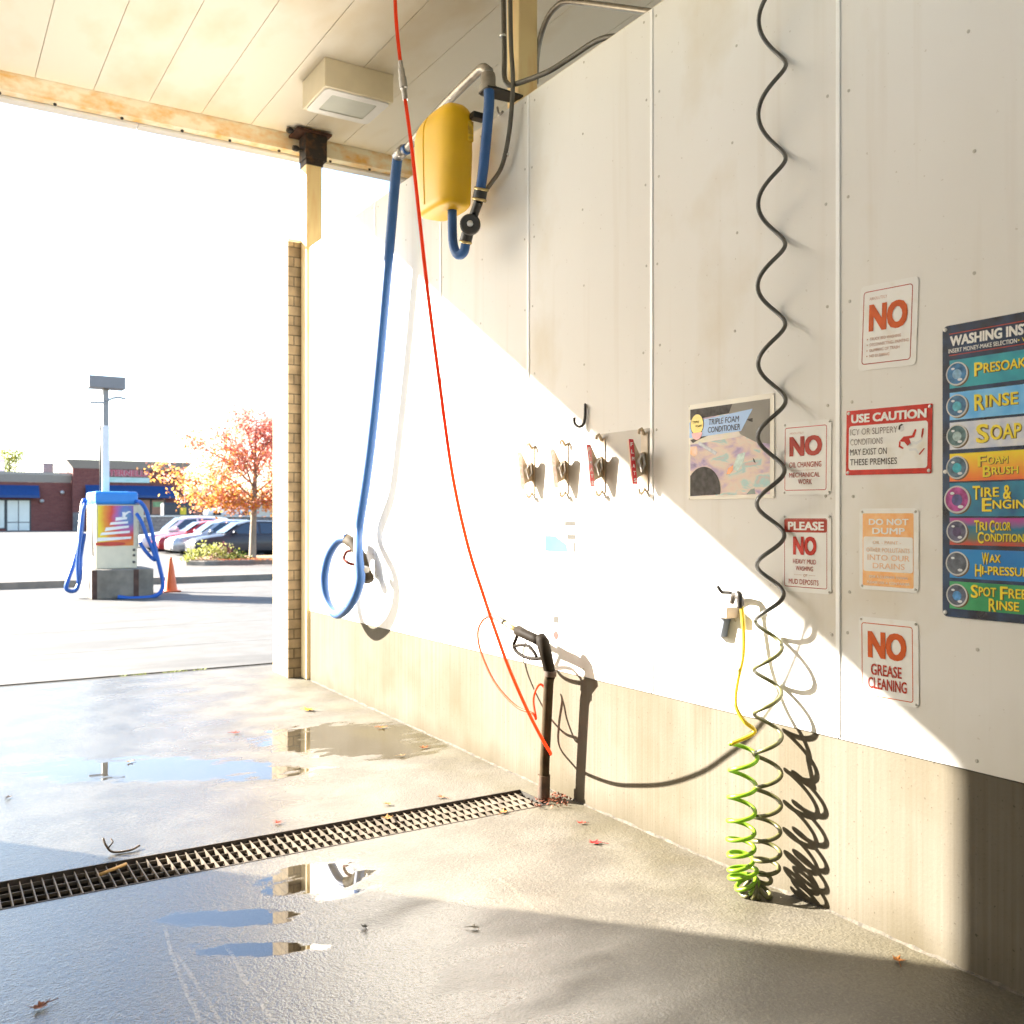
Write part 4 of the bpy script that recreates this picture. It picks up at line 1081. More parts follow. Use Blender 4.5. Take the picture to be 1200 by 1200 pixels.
# ------------------------------------------------------------------ mat clamps on their backing sheet
pa = onX(619.5, 586, W-.008); pb = onX(763, 583, W-.008); ptz = onX(763, 501.5, W-.008).z
ms_m = pm("stainless_sheet", (.42,.385,.335), .6, metal=.1, var=.06, scale=5)
b = MB(); b.box((W-.0105, pb.y, (pa.z+pb.z)/2), (W-.0065, pa.y, ptz)); o = b.build("backing_sheet", ms_m); tag(o, "stainless steel backing sheet behind the four mat clamps", "metal sheet")
tan = pm("clamp_alloy", (.52,.41,.28), .5, metal=.0, var=.1, scale=20)
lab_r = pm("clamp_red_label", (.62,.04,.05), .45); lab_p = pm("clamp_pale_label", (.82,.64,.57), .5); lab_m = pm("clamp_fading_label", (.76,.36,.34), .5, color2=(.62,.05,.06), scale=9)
def clamp(px, py0, py1, lab, label, copy_of=None):
    c = onX(px, (py0+py1)/2, W-.0105)
    if copy_of:
        r_ = copy_tree(copy_of); r_.location = c; tag(r_, label); return r_
    r_ = empty("mat_clamp", c, label, "mat clamp", "mat clamps on the metal sheet")
    hh_ = (onX(px,py0,W).z - onX(px,py1,W).z)/2
    bk = MB(); bk.box((-.006,-.028,-hh_+.02),(-.0005,.028,hh_-.02))
    for sg in (1,-1):
        bk.tube([(-.006,0,sg*(hh_-.03)),(-.02,-.004,sg*(hh_-.012)),(-.03,-.006,sg*hh_),(-.044,-.004,sg*(hh_-.008)),(-.046,-.002,sg*(hh_-.028))], .009, 8)
    bk.build("spring_hook", tan, r_, smooth=True, auto=40)
    jw = MB(); Mx = Matrix(((1,0,0,0),(0,0,1,0),(0,1,0,0),(0,0,0,1)))
    jw.prism([(-.008,hh_*.30),(-.045,hh_*.22),(-.085,hh_*.62),(-.118,hh_*.62),(-.088,-hh_*.70),(-.05,-hh_*.48),(-.008,-hh_*.38)], -.008, .008, M=Mx); jw.build("jaw_plate", tan, r_, bevel=.002)
    sp_ = MB(); sp_.tube([(-.05,-.03,hh_*.2),(-.075,-.034,-.0),(-.05,-.03,-hh_*.3),(-.02,-.02,-hh_*.1),(-.03,-.02,hh_*.2),(-.05,-.03,hh_*.2)], .008, 8); sp_.build("spring_lever", steel, r_, smooth=True)
    lb_ = MB(); Ml = Matrix(((1,0,0,0),(0,0,-1,0),(0,1,0,0),(0,0,0,1)))
    x0a, x0b = -.122, -.1
    lb_.prism([(x0a,hh_*.66),(x0a+.028,-hh_*.70),(x0a+.058,-hh_*.70),(x0a+.030,hh_*.66)], .010, .014, mat=lab, M=Ml)
    for i, chh in enumerate("FLMATS"):
        t_ = (i+.5)/6; zz = hh_*(.62-1.30*t_); xx = x0a+.004+.028*t_
        lb_.text(chh, xx+.004, zz-.012, xx+.020, zz+.009, .0146, sign_white, .02, M=Ml)
    lb_.build("label_strip", None, r_)
    return r_
clamp(624, 520, 583, lab_p, "mat clamp with bleached label, farthest left of the four in full sun")
clamp(663, 516, 582, lab_p, "mat clamp with bleached label, second from the left in full sun")
clamp(706, 510, 581, lab_m, "mat clamp whose red label is half in the shadow edge")
clamp(756, 503, 579, lab_r, "mat clamp with bright red label in the shade at the sheet's right end")
# black J hook
b = MB(); b.tube(spline([onX(686,474,W-.004), onX(686,478,W-.02), onX(685.5,490,W-.02), onX(683,498,W-.03), onX(678,500,W-.045), onX(673.5,496,W-.055), onX(673,489,W-.058)], 6), .009, 8)
o = b.build("wall_hook", dark_metal, smooth=True); tag(o, "small black J hook on the wall above the clamps", "hook")
b = MB(); b.tube(spline([onX(583,126,W-.004), onX(584,131,W-.03), onX(586,134,W-.04), onX(589,131,W-.05)],5), .008, 8); o = b.build("wall_hook", galv, smooth=True); tag(o, "small grey hook at the wall top by the blue hose", "hook")

# ------------------------------------------------------------------ leaves and twigs on the floor
def floor_z(y): return ZN if y < D1 else ZN*(1-min(1,(y-D1)/(2.85*W-D1)))
def leaf(px, py, size, colr, label, shape=5, z=None):
    size *= 1.5; p = onZ(px, py, ZN if py > 930 else ZN*.5)
    zz = floor_z(p.y)+.004 if z is None else z
    m_ = pm("fallen_leaf_%.3f_%.3f_%.3f" % colr, colr, .6, var=.2, scale=40, spec=.15)
    b = MB(); n_ = 2*shape; P_ = []
    rot = random.uniform(0,6.28)
    for i in range(n_*2):
        a_ = 2*math.pi*i/(n_*2); rr_ = size*(1.0 if i % 4 == 0 else (.62 if i % 2 == 0 else .5))*random.uniform(.85,1.1)
        x_, y_ = rr_*math.cos(a_), rr_*.75*math.sin(a_)
        P_.append((x_, y_, .010*abs(y_)/size + .30*abs(x_)**2/size + random.uniform(0,.004)))
    V_ = [(0,0,.002)] + P_
    F_ = [(0,i+1,(i+1) % len(P_)+1) for i in range(len(P_))]
    b.add(V_, F_, M=Matrix.Rotation(rot,4,'Z'))
    b.tube([(size*.5*math.cos(rot),size*.5*math.sin(rot),.006),(size*1.5*math.cos(rot),size*1.5*math.sin(rot),.003)], .0015, 5)
    o = b.build("fallen_leaf", m_, loc=(p.x,p.y,zz)); tag(o, label, "leaf", "fallen leaves on the bay floor"); return o
for (px,py,sz,cl,lb_) in (
    (362,834,.055,(.75,.40,.02),"bright yellow leaf on the wet floor by the brick column"),
    (276,860,.030,(.42,.05,.02),"dark red leaf lying left of the brick column's puddle"),
    (448,853,.030,(.60,.16,.03),"orange leaf near the wall foot below the coiled blue hose"),
    (497,875,.030,(.42,.10,.03),"reddish brown leaf at the wall foot above the drain"),
    (471,884,.022,(.42,.30,.16),"pale brown leaf at the edge of the puddle by the wall"),
    (517,930,.026,(.30,.12,.05),"brown leaf on the floor between the wall and the grate"),
    (326,966,.024,(.50,.04,.02),"small red leaf just above the dark left half of the grate"),
    (454,960,.036,(.26,.13,.04),"curled brown leaf caught on the middle of the grate"),
    (455,944,.026,(.55,.16,.04),"orange leaf on the slab edge above the grate's middle"),
    (697,989,.032,(.60,.02,.02),"vivid red leaf on the sunny floor right of the gun holder"),
    (681,966,.020,(.55,.04,.02),"tiny red leaf at the foot of the gun holder's shadow"),
    (152,893,.024,(.60,.36,.20),"pale tan leaf alone on the bright wet floor at left"),
    (10,939,.022,(.05,.03,.02),"black leaf at the left edge of the floor"),
    (47,1182,.030,(.20,.07,.03),"brown leaf in the blue shade at the lower left corner"),
    (427,1088,.018,(.05,.04,.02),"small black leaf right of the lower puddles"),
    (557,1089,.020,(.30,.27,.22),"grey curled leaf on the shaded floor"),
    (1052,1127,.026,(.32,.12,.03),"brown leaf at the shade edge by the concrete base"),
    (590,953,.026,(.62,.28,.08),"orange leaf scrap beside the right end of the grate")):
    leaf(px, py, sz, cl, lb_)
twm = pm("twig_bark", (.10,.07,.05), .7, var=.2)
c = onZ(140, 1000, ZN)
b = MB(); b.tube(spline([(-.07,.05,.07),(-.06,.02,.04),(-.03,.0,.008),(.05,-.01,.006),(.10,.02,.012)],5), .006, 7); b.tube([(-.05,.01,.03),(-.025,.03,.05),(-.035,.04,.065)], .004, 6)
o = b.build("twig", twm, smooth=True, loc=(c.x,c.y,ZN+.004)); tag(o, "bent dark twig on the slab beside the grate", "twig")
c = onZ(134, 1020, ZN)
b = MB(); b.tube([(-.07,-.035,.0),(-.02,-.012,.004),(.06,.04,.003)], .008, 7); o = b.build("stick", pm("pale_stick", (.50,.30,.10), .7), smooth=True, loc=(c.x,c.y,ZN+.004)); tag(o, "short yellowish stick lying on the grate bars", "stick")
# red brown litter heaped at the holder foot
lt = MB()
for k in range(120):
    c = onZ(random.gauss(650,12), random.gauss(938,5), ZN); c.x = min(c.x, W-.02); s_ = random.uniform(.004,.014); a_ = random.uniform(0,6.28)
    lt.add([c+Vector((s_*math.cos(a_+q),s_*math.sin(a_+q)*.8,.004+random.uniform(0,.02))) for q in (0,1.7,3.1,4.7)], [(0,1,2,3)])
tag(lt.build("leaf_litter", pm("litter", (.30,.09,.04), .8, var=.4, scale=30)), kind="stuff")

# ================================================================== the yard outside
# ------------------------------------------------------------------ vacuum station
VX, VY = 3.43, 20.46
vs = empty("vacuum_station", (VX, VY+.8, 0), "cream vacuum machine with blue top and blue hoses on a concrete block", "vacuum station")
vo = vs.location
vcm = pm("block_concrete", (.24,.21,.17), .85, var=.18, scale=4, bump=.4, bscale=30)
b = MB(); b.box((-.59,-.80,0),(.59,.80,.59)); b.build("concrete_block", vcm, vs, bevel=.025)
for xx in (-.585, .20):
    b = MB(); b.box((xx, -.806, .0), (xx+.10, -.8005, .585)); b.build("rust_streak", pm("rust_streak", (.10,.05,.035), .8, var=.2), vs)
cream = pm("machine_cream", (.70,.63,.47), .45, var=.04); vblue = pm("machine_blue", (.02,.22,.62), .35, var=.03)
b = MB(); b.box((-.47,-.50,.592),(.325,.69,1.90)); b.build("cabinet", cream, vs, bevel=.02)
b = MB(); b.box((-.49,-.53,1.902),(.345,.71,2.17)); b.build("top_cover", vblue, vs, bevel=.06)
b = MB(); b.box((.326,-.46,1.55),(.46,-.10,1.90)); b.box((.326,-.46,1.0),(.36,.2,1.54)); b.build("side_box", cream, vs, bevel=.012)
dkb = pm("machine_dark", (.10,.09,.075), .5)
b = MB(); b.box((-.478,-.30,.85),(-.471,.45,1.86)); b.build("side_door", dkb, vs)
for zz in (.72,.86,.97):
    b = MB(); b.lathe([(.028,0),(.028,.02),(.018,.03)], 12, M=Matrix.Translation((.26,-.501,zz)) @ Matrix.Rotation(R(90),4,'X')); b.build("coin_slot", dkb, vs)
def vac_print():
    m = bpy.data.materials.new("rainbow_print"); m.use_nodes = True; N = m.node_tree.nodes; L = m.node_tree.links; b_ = N["Principled BSDF"]; b_.inputs["Roughness"].default_value = .3
    tc = N.new("ShaderNodeTexCoord"); gr_ = N.new("ShaderNodeMapping"); gr_.inputs["Location"].default_value = (.02,0,-1.28); gr_.inputs["Scale"].default_value = (1.6,0,1.0); L.new(tc.outputs["Object"], gr_.inputs[0])
    ln = N.new("ShaderNodeVectorMath"); ln.operation = 'DISTANCE'; L.new(gr_.outputs[0], ln.inputs[0]); ln.inputs[1].default_value = (.22,0,.42)
    nz = N.new("ShaderNodeTexNoise"); nz.inputs["Scale"].default_value = 5; L.new(tc.outputs["Object"], nz.inputs["Vector"])
    ad = N.new("ShaderNodeMath"); ad.operation = 'MULTIPLY_ADD'; L.new(nz.outputs[0], ad.inputs[0]); ad.inputs[1].default_value = .25; L.new(ln.outputs["Value"], ad.inputs[2])
    cr = N.new("ShaderNodeValToRGB"); L.new(ad.outputs[0], cr.inputs[0]); E_ = cr.color_ramp.elements
    E_[0].position = .10; E_[0].color = (.12,.28,.42,1); E_[1].position = 1.0; E_[1].color = (.80,.62,.03,1)
    for p_, c_ in ((.30,(.10,.16,.45)),(.45,(.40,.10,.30)),(.60,(.62,.05,.03)),(.82,(.75,.26,.02))): e = E_.new(p_); e.color = (*c_,1)
    L.new(cr.outputs[0], b_.inputs["Base Color"]); return m
b = MB(); b.box((-.43,-.508,1.06),(.25,-.501,1.88)); gp = b.build("picture_panel", vac_print(), vs)
b = MB()
for i in range(6):
    t_ = i/5; zz = 1.17+.52*t_; hw = .30*(1-t_)**.8+.03; cx_ = -.13+.19*t_**1.3; tl = .05+.02*math.sin(i)
    P_ = [(cx_-hw, zz-.02+.02*(i%2)), (cx_+hw, zz+tl-.02), (cx_+hw*1.02, zz+tl+.025), (cx_-hw*.9, zz+.055)]
    b.add([(p_[0], -.511, p_[1]) for p_ in P_], [(0,1,2,3)])
b.add([(q[0],-.511,q[1]) for q in ((.02,1.66),(.10,1.74),(.17,1.77),(.21,1.74),(.16,1.74),(.10,1.68),(.09,1.63))], [tuple(range(7))])
b.build("white_swirl", sign_white, gp)
b = MB(); b.add([(-.20+.30*math.cos(R(a_)),-.5115,1.10+.045*math.sin(R(a_))) for a_ in range(0,360,18)], [tuple(range(20))]); b.build("swirl_base", pm("swirl_red",(.55,.05,.03),.4), gp)
# sign mast
b = MB(); b.box((-.265,-.02,2.17),(-.135,.12,3.55)); b.build("mast", pm("mast_white", (.72,.72,.72), .4, var=.03), vs, bevel=.01)
b = MB(); b.box((-.255,-.01,3.551),(-.145,.11,4.31)); b.build("mast_top", pm("mast_grey", (.30,.29,.28), .5), vs, bevel=.008)
b = MB(); b.tube([(-.295,.05,2.17),(-.295,.05,3.55)], .022, 8); b.build("mast_conduit", dkb, vs, smooth=True)
b = MB(); b.box((-.54,-.14,4.312),(.16,.24,4.56)); b.build("lamp_box", pm("lamp_box_grey", (.22,.21,.21), .5, var=.05), vs, bevel=.012)
b = MB(); b.tube(spline([(-.2,-.02,4.06),(-.0,-.04,4.14),(.18,-.06,4.12)],4), .022, 8); b.build("lamp_arm", pm("arm_grey",(.35,.35,.35),.4), vs, smooth=True); b = MB(); b.tube([(-.2,-.02,4.02),(-.52,-.06,4.0)], .022, 8); b.build("lamp_arm", pm("arm_grey",(.35,.35,.35),.4), vs, smooth=True)
def vhose(P_, r_=.042, n_="hose"):
    b = MB(); b.tube([p_ - vo for p_ in spline(P_, 8)], r_, 10); return b.build(n_, pm("vac_hose_blue", (.01,.10,.42), .4, var=.05), vs, smooth=True)
Yh = VY+.05
vhose([onY(158,588,Yh+.3), onY(165,589,Yh), onY(172,600,Yh), onY(178,622,Yh), onY(183,648,Yh), onY(188,668,Yh), onY(191,684,Yh-.02), onY(188,694,Yh-.12), onY(178,699.5,Yh-.15), onY(162,701,Yh-.15), onY(150,701,Yh-.15), onY(138,699.5,Yh-.14)])
vhose([onY(160,602,Yh+.1), onY(166,612,Yh), onY(172,628,Yh), onY(178,642,Yh), onY(182,655,Yh), onY(178,654,Yh+.1), onY(170,645,Yh+.12), onY(164,636,Yh+.2)], .038)
Yl = VY+.9
vhose([onY(102,588,Yl), onY(98,587,Yl), onY(97,600,Yl), onY(96,620,Yl), onY(92,640,Yl-.1), onY(86,662,Yl-.2), onY(79,682,Yl-.3), onY(78,690,Yl-.3), onY(84,693,Yl-.25), onY(90,690,Yl-.2), onY(94,676,Yl-.1), onY(95,650,Yl), onY(99,625,Yl)])
vhose([onY(100,590,Yl-.5), onY(97,602,Yl-.5), onY(94,630,Yl-.5), onY(91,660,Yl-.5), onY(92,684,Yl-.5)], .035)
b = MB(); b.tube([onY(97,588,Yl)-vo, onY(93,625,Yl)-vo, onY(90,645,Yl-.05)-vo], .035, 10); b.build("wand", steel, vs, smooth=True)

# traffic cone
cp_ = onZ(200, 693.5, 0)
cn = empty("traffic_cone", cp_, "orange traffic cone beside the vacuum machine", "traffic cone")
orm = pm("cone_orange", (.80,.13,.015), .45, var=.05)
b = MB(); b.box((-.19,-.19,0),(.19,.19,.03)); b.build("base", pm("cone_base",(.50,.08,.012),.6), cn, bevel=.01)
b = MB(); b.lathe([(.15,.031),(.14,.05),(.035,.74),(.028,.76),(.02,.765)], 24); b.build("cone", orm, cn, smooth=True, auto=40)

# ------------------------------------------------------------------ planter island with tree and shrubs
PIY0, PIY1 = 32.8, 36.2
isl = MB(); isl.prism([(8.1,PIY0),(16,PIY0),(16,PIY1),(8.1,PIY1),(7.6,PIY1-.6),(7.6,PIY0+.6)], -.2, .16)
o = isl.build("planter_kerb", kerb_m, bevel=.03); structure(o)
mul = pm("mulch", (.14,.09,.05), .9, color2=(.32,.16,.06), scale=12, bump=.6)
b = MB(); b.prism([(8.3,PIY0+.2),(15.8,PIY0+.2),(15.8,PIY1-.2),(8.3,PIY1-.2),(7.8,PIY1-.7),(7.8,PIY0+.7)], .10, .185); o = b.build("planter_soil", mul); structure(o)
def leaf_cloud(b, pts_, n_, size, spread, mats, flat=.7):
    for k in range(n_):
        c = random.choice(pts_)
        if isinstance(c, tuple): c, sp_ = c
        else: sp_ = spread
        d = Vector((random.gauss(0,1),random.gauss(0,1),random.gauss(0,flat)))*sp_
        p_ = c + d; s_ = size*random.uniform(.6,1.3)
        nrm = Vector((random.gauss(0,1),random.gauss(0,1),random.gauss(0,1)+.3)).normalized()
        t_ = nrm.orthogonal().normalized(); t_.rotate(Matrix.Rotation(random.uniform(0,6.28),3,nrm)); bt = nrm.cross(t_)
        b.add([p_-t_*s_, p_+bt*s_*.55+nrm*s_*.15, p_+t_*s_, p_-bt*s_*.55-nrm*s_*.1], [(0,1,2,3)], random.choice(mats) if not callable(mats) else mats(p_))
lf_o = pm("leaf_orange", (.66,.29,.06), .6, var=.15, trans=.7, scale=3); lf_r = pm("leaf_red", (.62,.16,.11), .6, var=.15, trans=.7, scale=3); lf_p = pm("leaf_pink", (.74,.36,.28), .6, var=.12, trans=.7, scale=3); lf_y = pm("leaf_gold", (.72,.44,.12), .6, var=.12, trans=.7, scale=3)
bark = pm("pale_bark", (.30,.24,.17), .85, var=.2, scale=20, stretch=(1,1,.2))
TX, TY = 9.98, 33.7
tree = empty("maple_tree", (TX,TY,.16), "young maple with orange and red autumn leaves on the planter", "tree")
b = MB(); b.tube([(0,0,0),(.0,.0,.08),(.02,.02,.8),(.05,.0,1.7),(.08,.02,2.5),(.10,.0,3.4),(.12,.03,4.4),(.16,0,5.1)], [.17,.135,.115,.10,.09,.06,.035,.01], 12); b.build("trunk", bark, tree, smooth=True)
b = MB(); tips = []
br_def = [(1.75,(-2.1,.2,.35)),(1.9,(-2.9,-.1,.95)),(2.1,(-1.5,.7,1.1)),(2.0,(1.5,.3,.7)),(2.3,(2.0,-.3,1.2)),(2.4,(-.9,-.8,1.5)),(2.6,(-2.2,.3,1.55)),(2.7,(1.2,.7,1.5)),(2.9,(.5,-.7,1.6)),(3.1,(-1.2,.4,1.25)),(3.3,(.9,.1,1.4)),(3.6,(-.4,.2,1.4)),(3.9,(.5,.0,1.0)),(1.8,(.9,-1.2,.9)),(1.8,(-.5,1.3,.7)),(1.7,(-1.3,-.5,.25)),(1.75,(1.1,-.4,.3))]
for z0_, d_ in br_def:
    d = Vector(d_); o_ = Vector((.05,0,z0_)); P_ = spline([o_, o_+d*.4+Vector((0,0,.18)), o_+d*.75+Vector((0,0,.12)), o_+d],5)
    b.tube(P_, [.034*(1-i/len(P_))+.006 for i in range(len(P_))], 6)
    for t_ in (.35,.5,.65,.8,.92,1.0,1.08): tips.append((o_+d*t_+Vector((0,0,.1)), .20+.20*t_*.6))
    for q in range(4):
        dd = Vector((random.gauss(0,.4),random.gauss(0,.4),random.uniform(-.1,.45))); s0 = o_+d*random.uniform(.4,.9); b.tube([s0, s0+dd*.6, s0+dd], [.014,.010,.004], 5); tips.append((s0+dd,.22))
b.build("limbs", bark, tree, smooth=True)
def treecol(p_):
    red_ = (p_.z-2.3)*.35 + p_.x*.16 + random.gauss(0,.28)
    if red_ > .45: return random.choice((lf_r, lf_p, lf_p))
    if red_ > .1: return random.choice((lf_r, lf_o, lf_p))
    return random.choice((lf_o, lf_o, lf_y, lf_p))
b = MB(); leaf_cloud(b, tips, 14000, .060, .3, treecol); leaf_cloud(b, [(Vector((random.uniform(-2.2,1.8),random.gauss(0,.6),random.uniform(2.8,5.6))),.35) for _ in range(40)], 500, .04, .3, treecol)
b.build("crown", None, tree)
def shrub(px, py, rx, rz, mats, label, n_=700):
    c = onZ(px, py, .18)
    s_ = empty("shrub", c, label, "shrub")
    pts_ = [(Vector((random.uniform(-rx,rx), random.uniform(-.4,.4), 0)),.1) for _ in range(60)]
    pts_ = [(Vector((p_.x,p_.y, rz*max(.05,1-(p_.x/rx)**2)*random.uniform(.2,1))),.10) for p_,_ in pts_]
    b = MB(); leaf_cloud(b, pts_, n_, .05, .1, mats); b.build("foliage", None, s_)
    b = MB()
    for p_,_ in pts_[:16]: b.tube([(p_.x*.3,p_.y*.3,-.02), (p_.x,p_.y,p_.z)], [.012,.004], 5)
    b.build("stems", bark, s_)
    return s_
lg = pm("shrub_lime", (.30,.32,.05), .6, var=.2, trans=.4); lg2 = pm("shrub_pale", (.45,.45,.16), .6, var=.2, trans=.4); lpu = pm("shrub_maroon", (.16,.05,.06), .6, var=.2, trans=.3); lgn = pm("shrub_green", (.10,.17,.03), .6, var=.2, trans=.4)
shrub(243, 655.5, .75, .55, [lg,lg2,lg], "low yellow green shrub at the planter's left end")
shrub(261, 654.5, .42, .50, [lpu,lpu,lg2], "maroon shrub in the planter between the lime shrub and the tree", 450)
shrub(277, 654.5, .35, .22, [lgn,lg], "small green shrub left of the maple trunk", 250)
b = MB()
for k in range(260):
    c = onZ(random.uniform(255,330), 655+random.uniform(-1.0,1.5), .188); s_ = random.uniform(.03,.06); a_ = random.uniform(0,6.28)
    b.add([c+Vector((s_*math.cos(a_+q),s_*math.sin(a_+q),.003+random.uniform(0,.02))) for q in (0,1.6,3.1,4.7)], [(0,1,2,3)], random.choice((lf_o,lf_r)))
tag(b.build("leaf_carpet"), kind="stuff")

# ------------------------------------------------------------------ cars
glass = pm("car_glass", (.02,.035,.06), .04, var=.0, spec=.8)
tyre_m = pm("tyre_rubber", (.02,.02,.02), .8); rim_m = pm("alloy_rim", (.55,.55,.55), .3, metal=.9)
lampm = pm("headlamp_glass", (.70,.72,.74), .08); trimb = pm("car_trim_black", (.02,.02,.02), .5)
def car(name, x, y, paint, label, L_=4.6, Wd=1.8, hbody=.92, hroof=1.47, hood=.82, suv=False, cat="car"):
    """car with its nose towards -x; origin on the ground under the nose, y = centre line"""
    r_ = empty(name, (x,y,0), label, cat, "cars parked in a row by the retaining wall")
    # lower body: stations along the length, (x, z low, z high, half width)
    h0 = hood
    st = [(0.0,.34,.56,.62),(.06,.22,.66,.76),(.25,.19,h0-.06,.86),(.7,.19,h0+.03,.89),(1.25,.19,h0+.10,.90),(1.9,.19,hbody,.90),(2.9,.19,hbody+.02,.90),(3.7,.19,hbody+.04,.89),(4.25,.20,hbody+.02,.86),(4.52,.26,hbody-.06,.78),(4.6,.36,.72,.66)]
    k = L_/4.6; V = []; F = []; n_ = 14
    for (sx_,zl,zh,hw) in st:
        hw *= Wd/1.8
        ring_ = [(-hw*.86,zl),(-hw*.97,zl+.08),(-hw,zl+(zh-zl)*.45),(-hw*.985,zl+(zh-zl)*.72),(-hw*.93,zh-.03),(-hw*.80,zh),(-hw*.35,zh+.025),(hw*.35,zh+.025),(hw*.80,zh),(hw*.93,zh-.03),(hw*.985,zl+(zh-zl)*.72),(hw,zl+(zh-zl)*.45),(hw*.97,zl+.08),(hw*.86,zl)]
        V += [(sx_*k, q[0], q[1]) for q in ring_]
    for i in range(len(st)-1):
        for j in range(n_): F.append((i*n_+j, (i+1)*n_+j, (i+1)*n_+(j+1)%n_, i*n_+(j+1)%n_))
    F += [tuple(range(n_)), tuple(range((len(st)-1)*n_, len(st)*n_))[::-1]]
    b = MB(); b.add(V, F); b.build("body", paint, r_, smooth=True, auto=35)
    # greenhouse: roof and pillars with glass set between
    rear = 4.35 if suv else 4.05
    prof = [(1.20,hbody-.03),(1.95,hroof-.10),(2.25,hroof-.02),(2.7,hroof),(3.3,hroof-.01),(3.75 if not suv else 4.15,hroof-.10),(rear,hbody)]
    V = []; F = []
    for (sx_,z_) in prof:
        t_ = (z_-hbody)/(hroof-hbody); hw = (.80-.16*max(0,t_))*Wd/1.8
        V += [(sx_*k,-hw,z_),(sx_*k,-hw*.7,z_+.03),(sx_*k,hw*.7,z_+.03),(sx_*k,hw,z_)]
    for i in range(len(prof)-1):
        for j in range(3): F.append((i*4+j,(i+1)*4+j,(i+1)*4+j+1,i*4+j+1))
    b0 = len(V)
    for (sx_,z_) in prof: V += [(sx_*k,-.80*Wd/1.8,hbody-.02),(sx_*k,.80*Wd/1.8,hbody-.02)]
    for i in range(len(prof)-1):
        F.append((i*4, b0+2*i, b0+2*i+2, (i+1)*4)); F.append((i*4+3,(i+1)*4+3,b0+2*i+3,b0+2*i+1))
    b = MB(); b.add(V, F); b.build("roof", paint, r_, smooth=True, auto=30)
    for sg in (-1,1):
        def gp_(sx_, t_): return (sx_*k, sg*((.80-.16*t_)*Wd/1.8+.006), hbody+(hroof-hbody)*t_)
        for nm_, P_ in (("side_window",[(1.50,.08),(2.08,.80),(2.62,.86),(2.66,.08)]),("side_window",[(2.74,.08),(2.72,.86),(3.35,.84),(3.62 if not suv else 3.9,.55),(3.75 if not suv else 4.1,.10)])):
            b = MB(); P3 = [gp_(*q) for q in P_]; b.add(P3, [tuple(range(len(P3)))]); b.build(nm_, glass, r_)
        b = MB(); b.lathe([(.05,-.11),(.085,-.06),(.085,.05),(.05,.10)], 10, M=Matrix.Translation((1.62*k, sg*(.90*Wd/1.8+.06), hbody+.10)) @ Matrix.Rotation(R(90),4,'X')); b.build("mirror", paint, r_, smooth=True)
        b = MB(); hx = Wd/1.8
        b.add([(.045,sg*.50*hx,.60),(.10,sg*.74*hx,.63),(.32,sg*.845*hx,.70),(.30,sg*.83*hx,.80 if hood>.75 else .74),(.11,sg*.66*hx,.72),(.05,sg*.48*hx,.68)], [tuple(range(6)) if sg>0 else tuple(range(5,-1,-1))]); b.build("headlight", lampm, r_)
        for wx in (.92*k, 3.62*k):
            Mw = Matrix.Translation((wx, sg*(.80*Wd/1.8), .325)) @ Matrix.Rotation(R(90)*(-sg),4,'X')
            b = MB(); b.lathe([(.20,-.10),(.30,-.10),(.325,-.06),(.325,.07),(.30,.105),(.215,.105)], 24, M=Mw); wh = b.build("tyre", tyre_m, r_, smooth=True, auto=40)
            b = MB(); b.lathe([(.21,.085),(.19,.09),(.17,.06),(.06,.085),(.03,.095)], 24, M=Mw); b.build("rim", rim_m, wh, smooth=True, auto=40)
            ar = MB(); ar.ring([(wx+.375*math.cos(R(a_)), .325+.375*math.sin(R(a_))) for a_ in range(0,360,15)], [(wx+.28*math.cos(R(a_)), .325+.28*math.sin(R(a_))) for a_ in range(0,360,15)], 0, M=Matrix(((1,0,0,0),(0,0,-1,sg*(.905*Wd/1.8)),(0,1,0,0),(0,0,0,1)))); ar.build("wheel_arch", trimb, r_)
    b = MB(); w0 = Wd/1.8
    b.add([(1.27*k,-.68*w0,hbody+.03),(1.27*k,.68*w0,hbody+.03),(1.90*k,.60*w0,hroof-.085),(1.90*k,-.60*w0,hroof-.085)], [(0,1,2,3)]); 
    for i_ in range(len(b.v)): b.v[i_] = (b.v[i_][0]-.02, b.v[i_][1], b.v[i_][2]+.045)
    b.build("windscreen", glass, r_)
    b = MB(); b.box((-.012,-.42*w0,.44),(.03,.42*w0,.58)); b.box((.0,-.62*w0,.24),(.06,.62*w0,.34)); b.build("grille", trimb, r_)
    b = MB(); b.box((-.02,-.17,.42),(-.013,.17,.50)); b.build("number_plate", sign_white, r_)
    return r_
car("parked_car", 9.20, 39.9, pm("paint_charcoal", (.018,.02,.03), .4, metal=.0, coat=.15), "dark charcoal car nearest to the maple planter")
car("parked_car", 8.95, 42.7, pm("paint_silver", (.45,.47,.50), .28, metal=.5, coat=.2), "silver car between the dark car and the red car", hroof=1.50)
car("parked_car", 8.95, 45.5, pm("paint_red", (.36,.012,.02), .4, coat=.15), "red car parked behind the silver car", hroof=1.46)
car("parked_suv", 8.75, 48.4, pm("paint_white", (.72,.73,.74), .3, coat=.5), "white car at the far end of the row by the grey wall", suv=True, hroof=1.66, hbody=1.0)

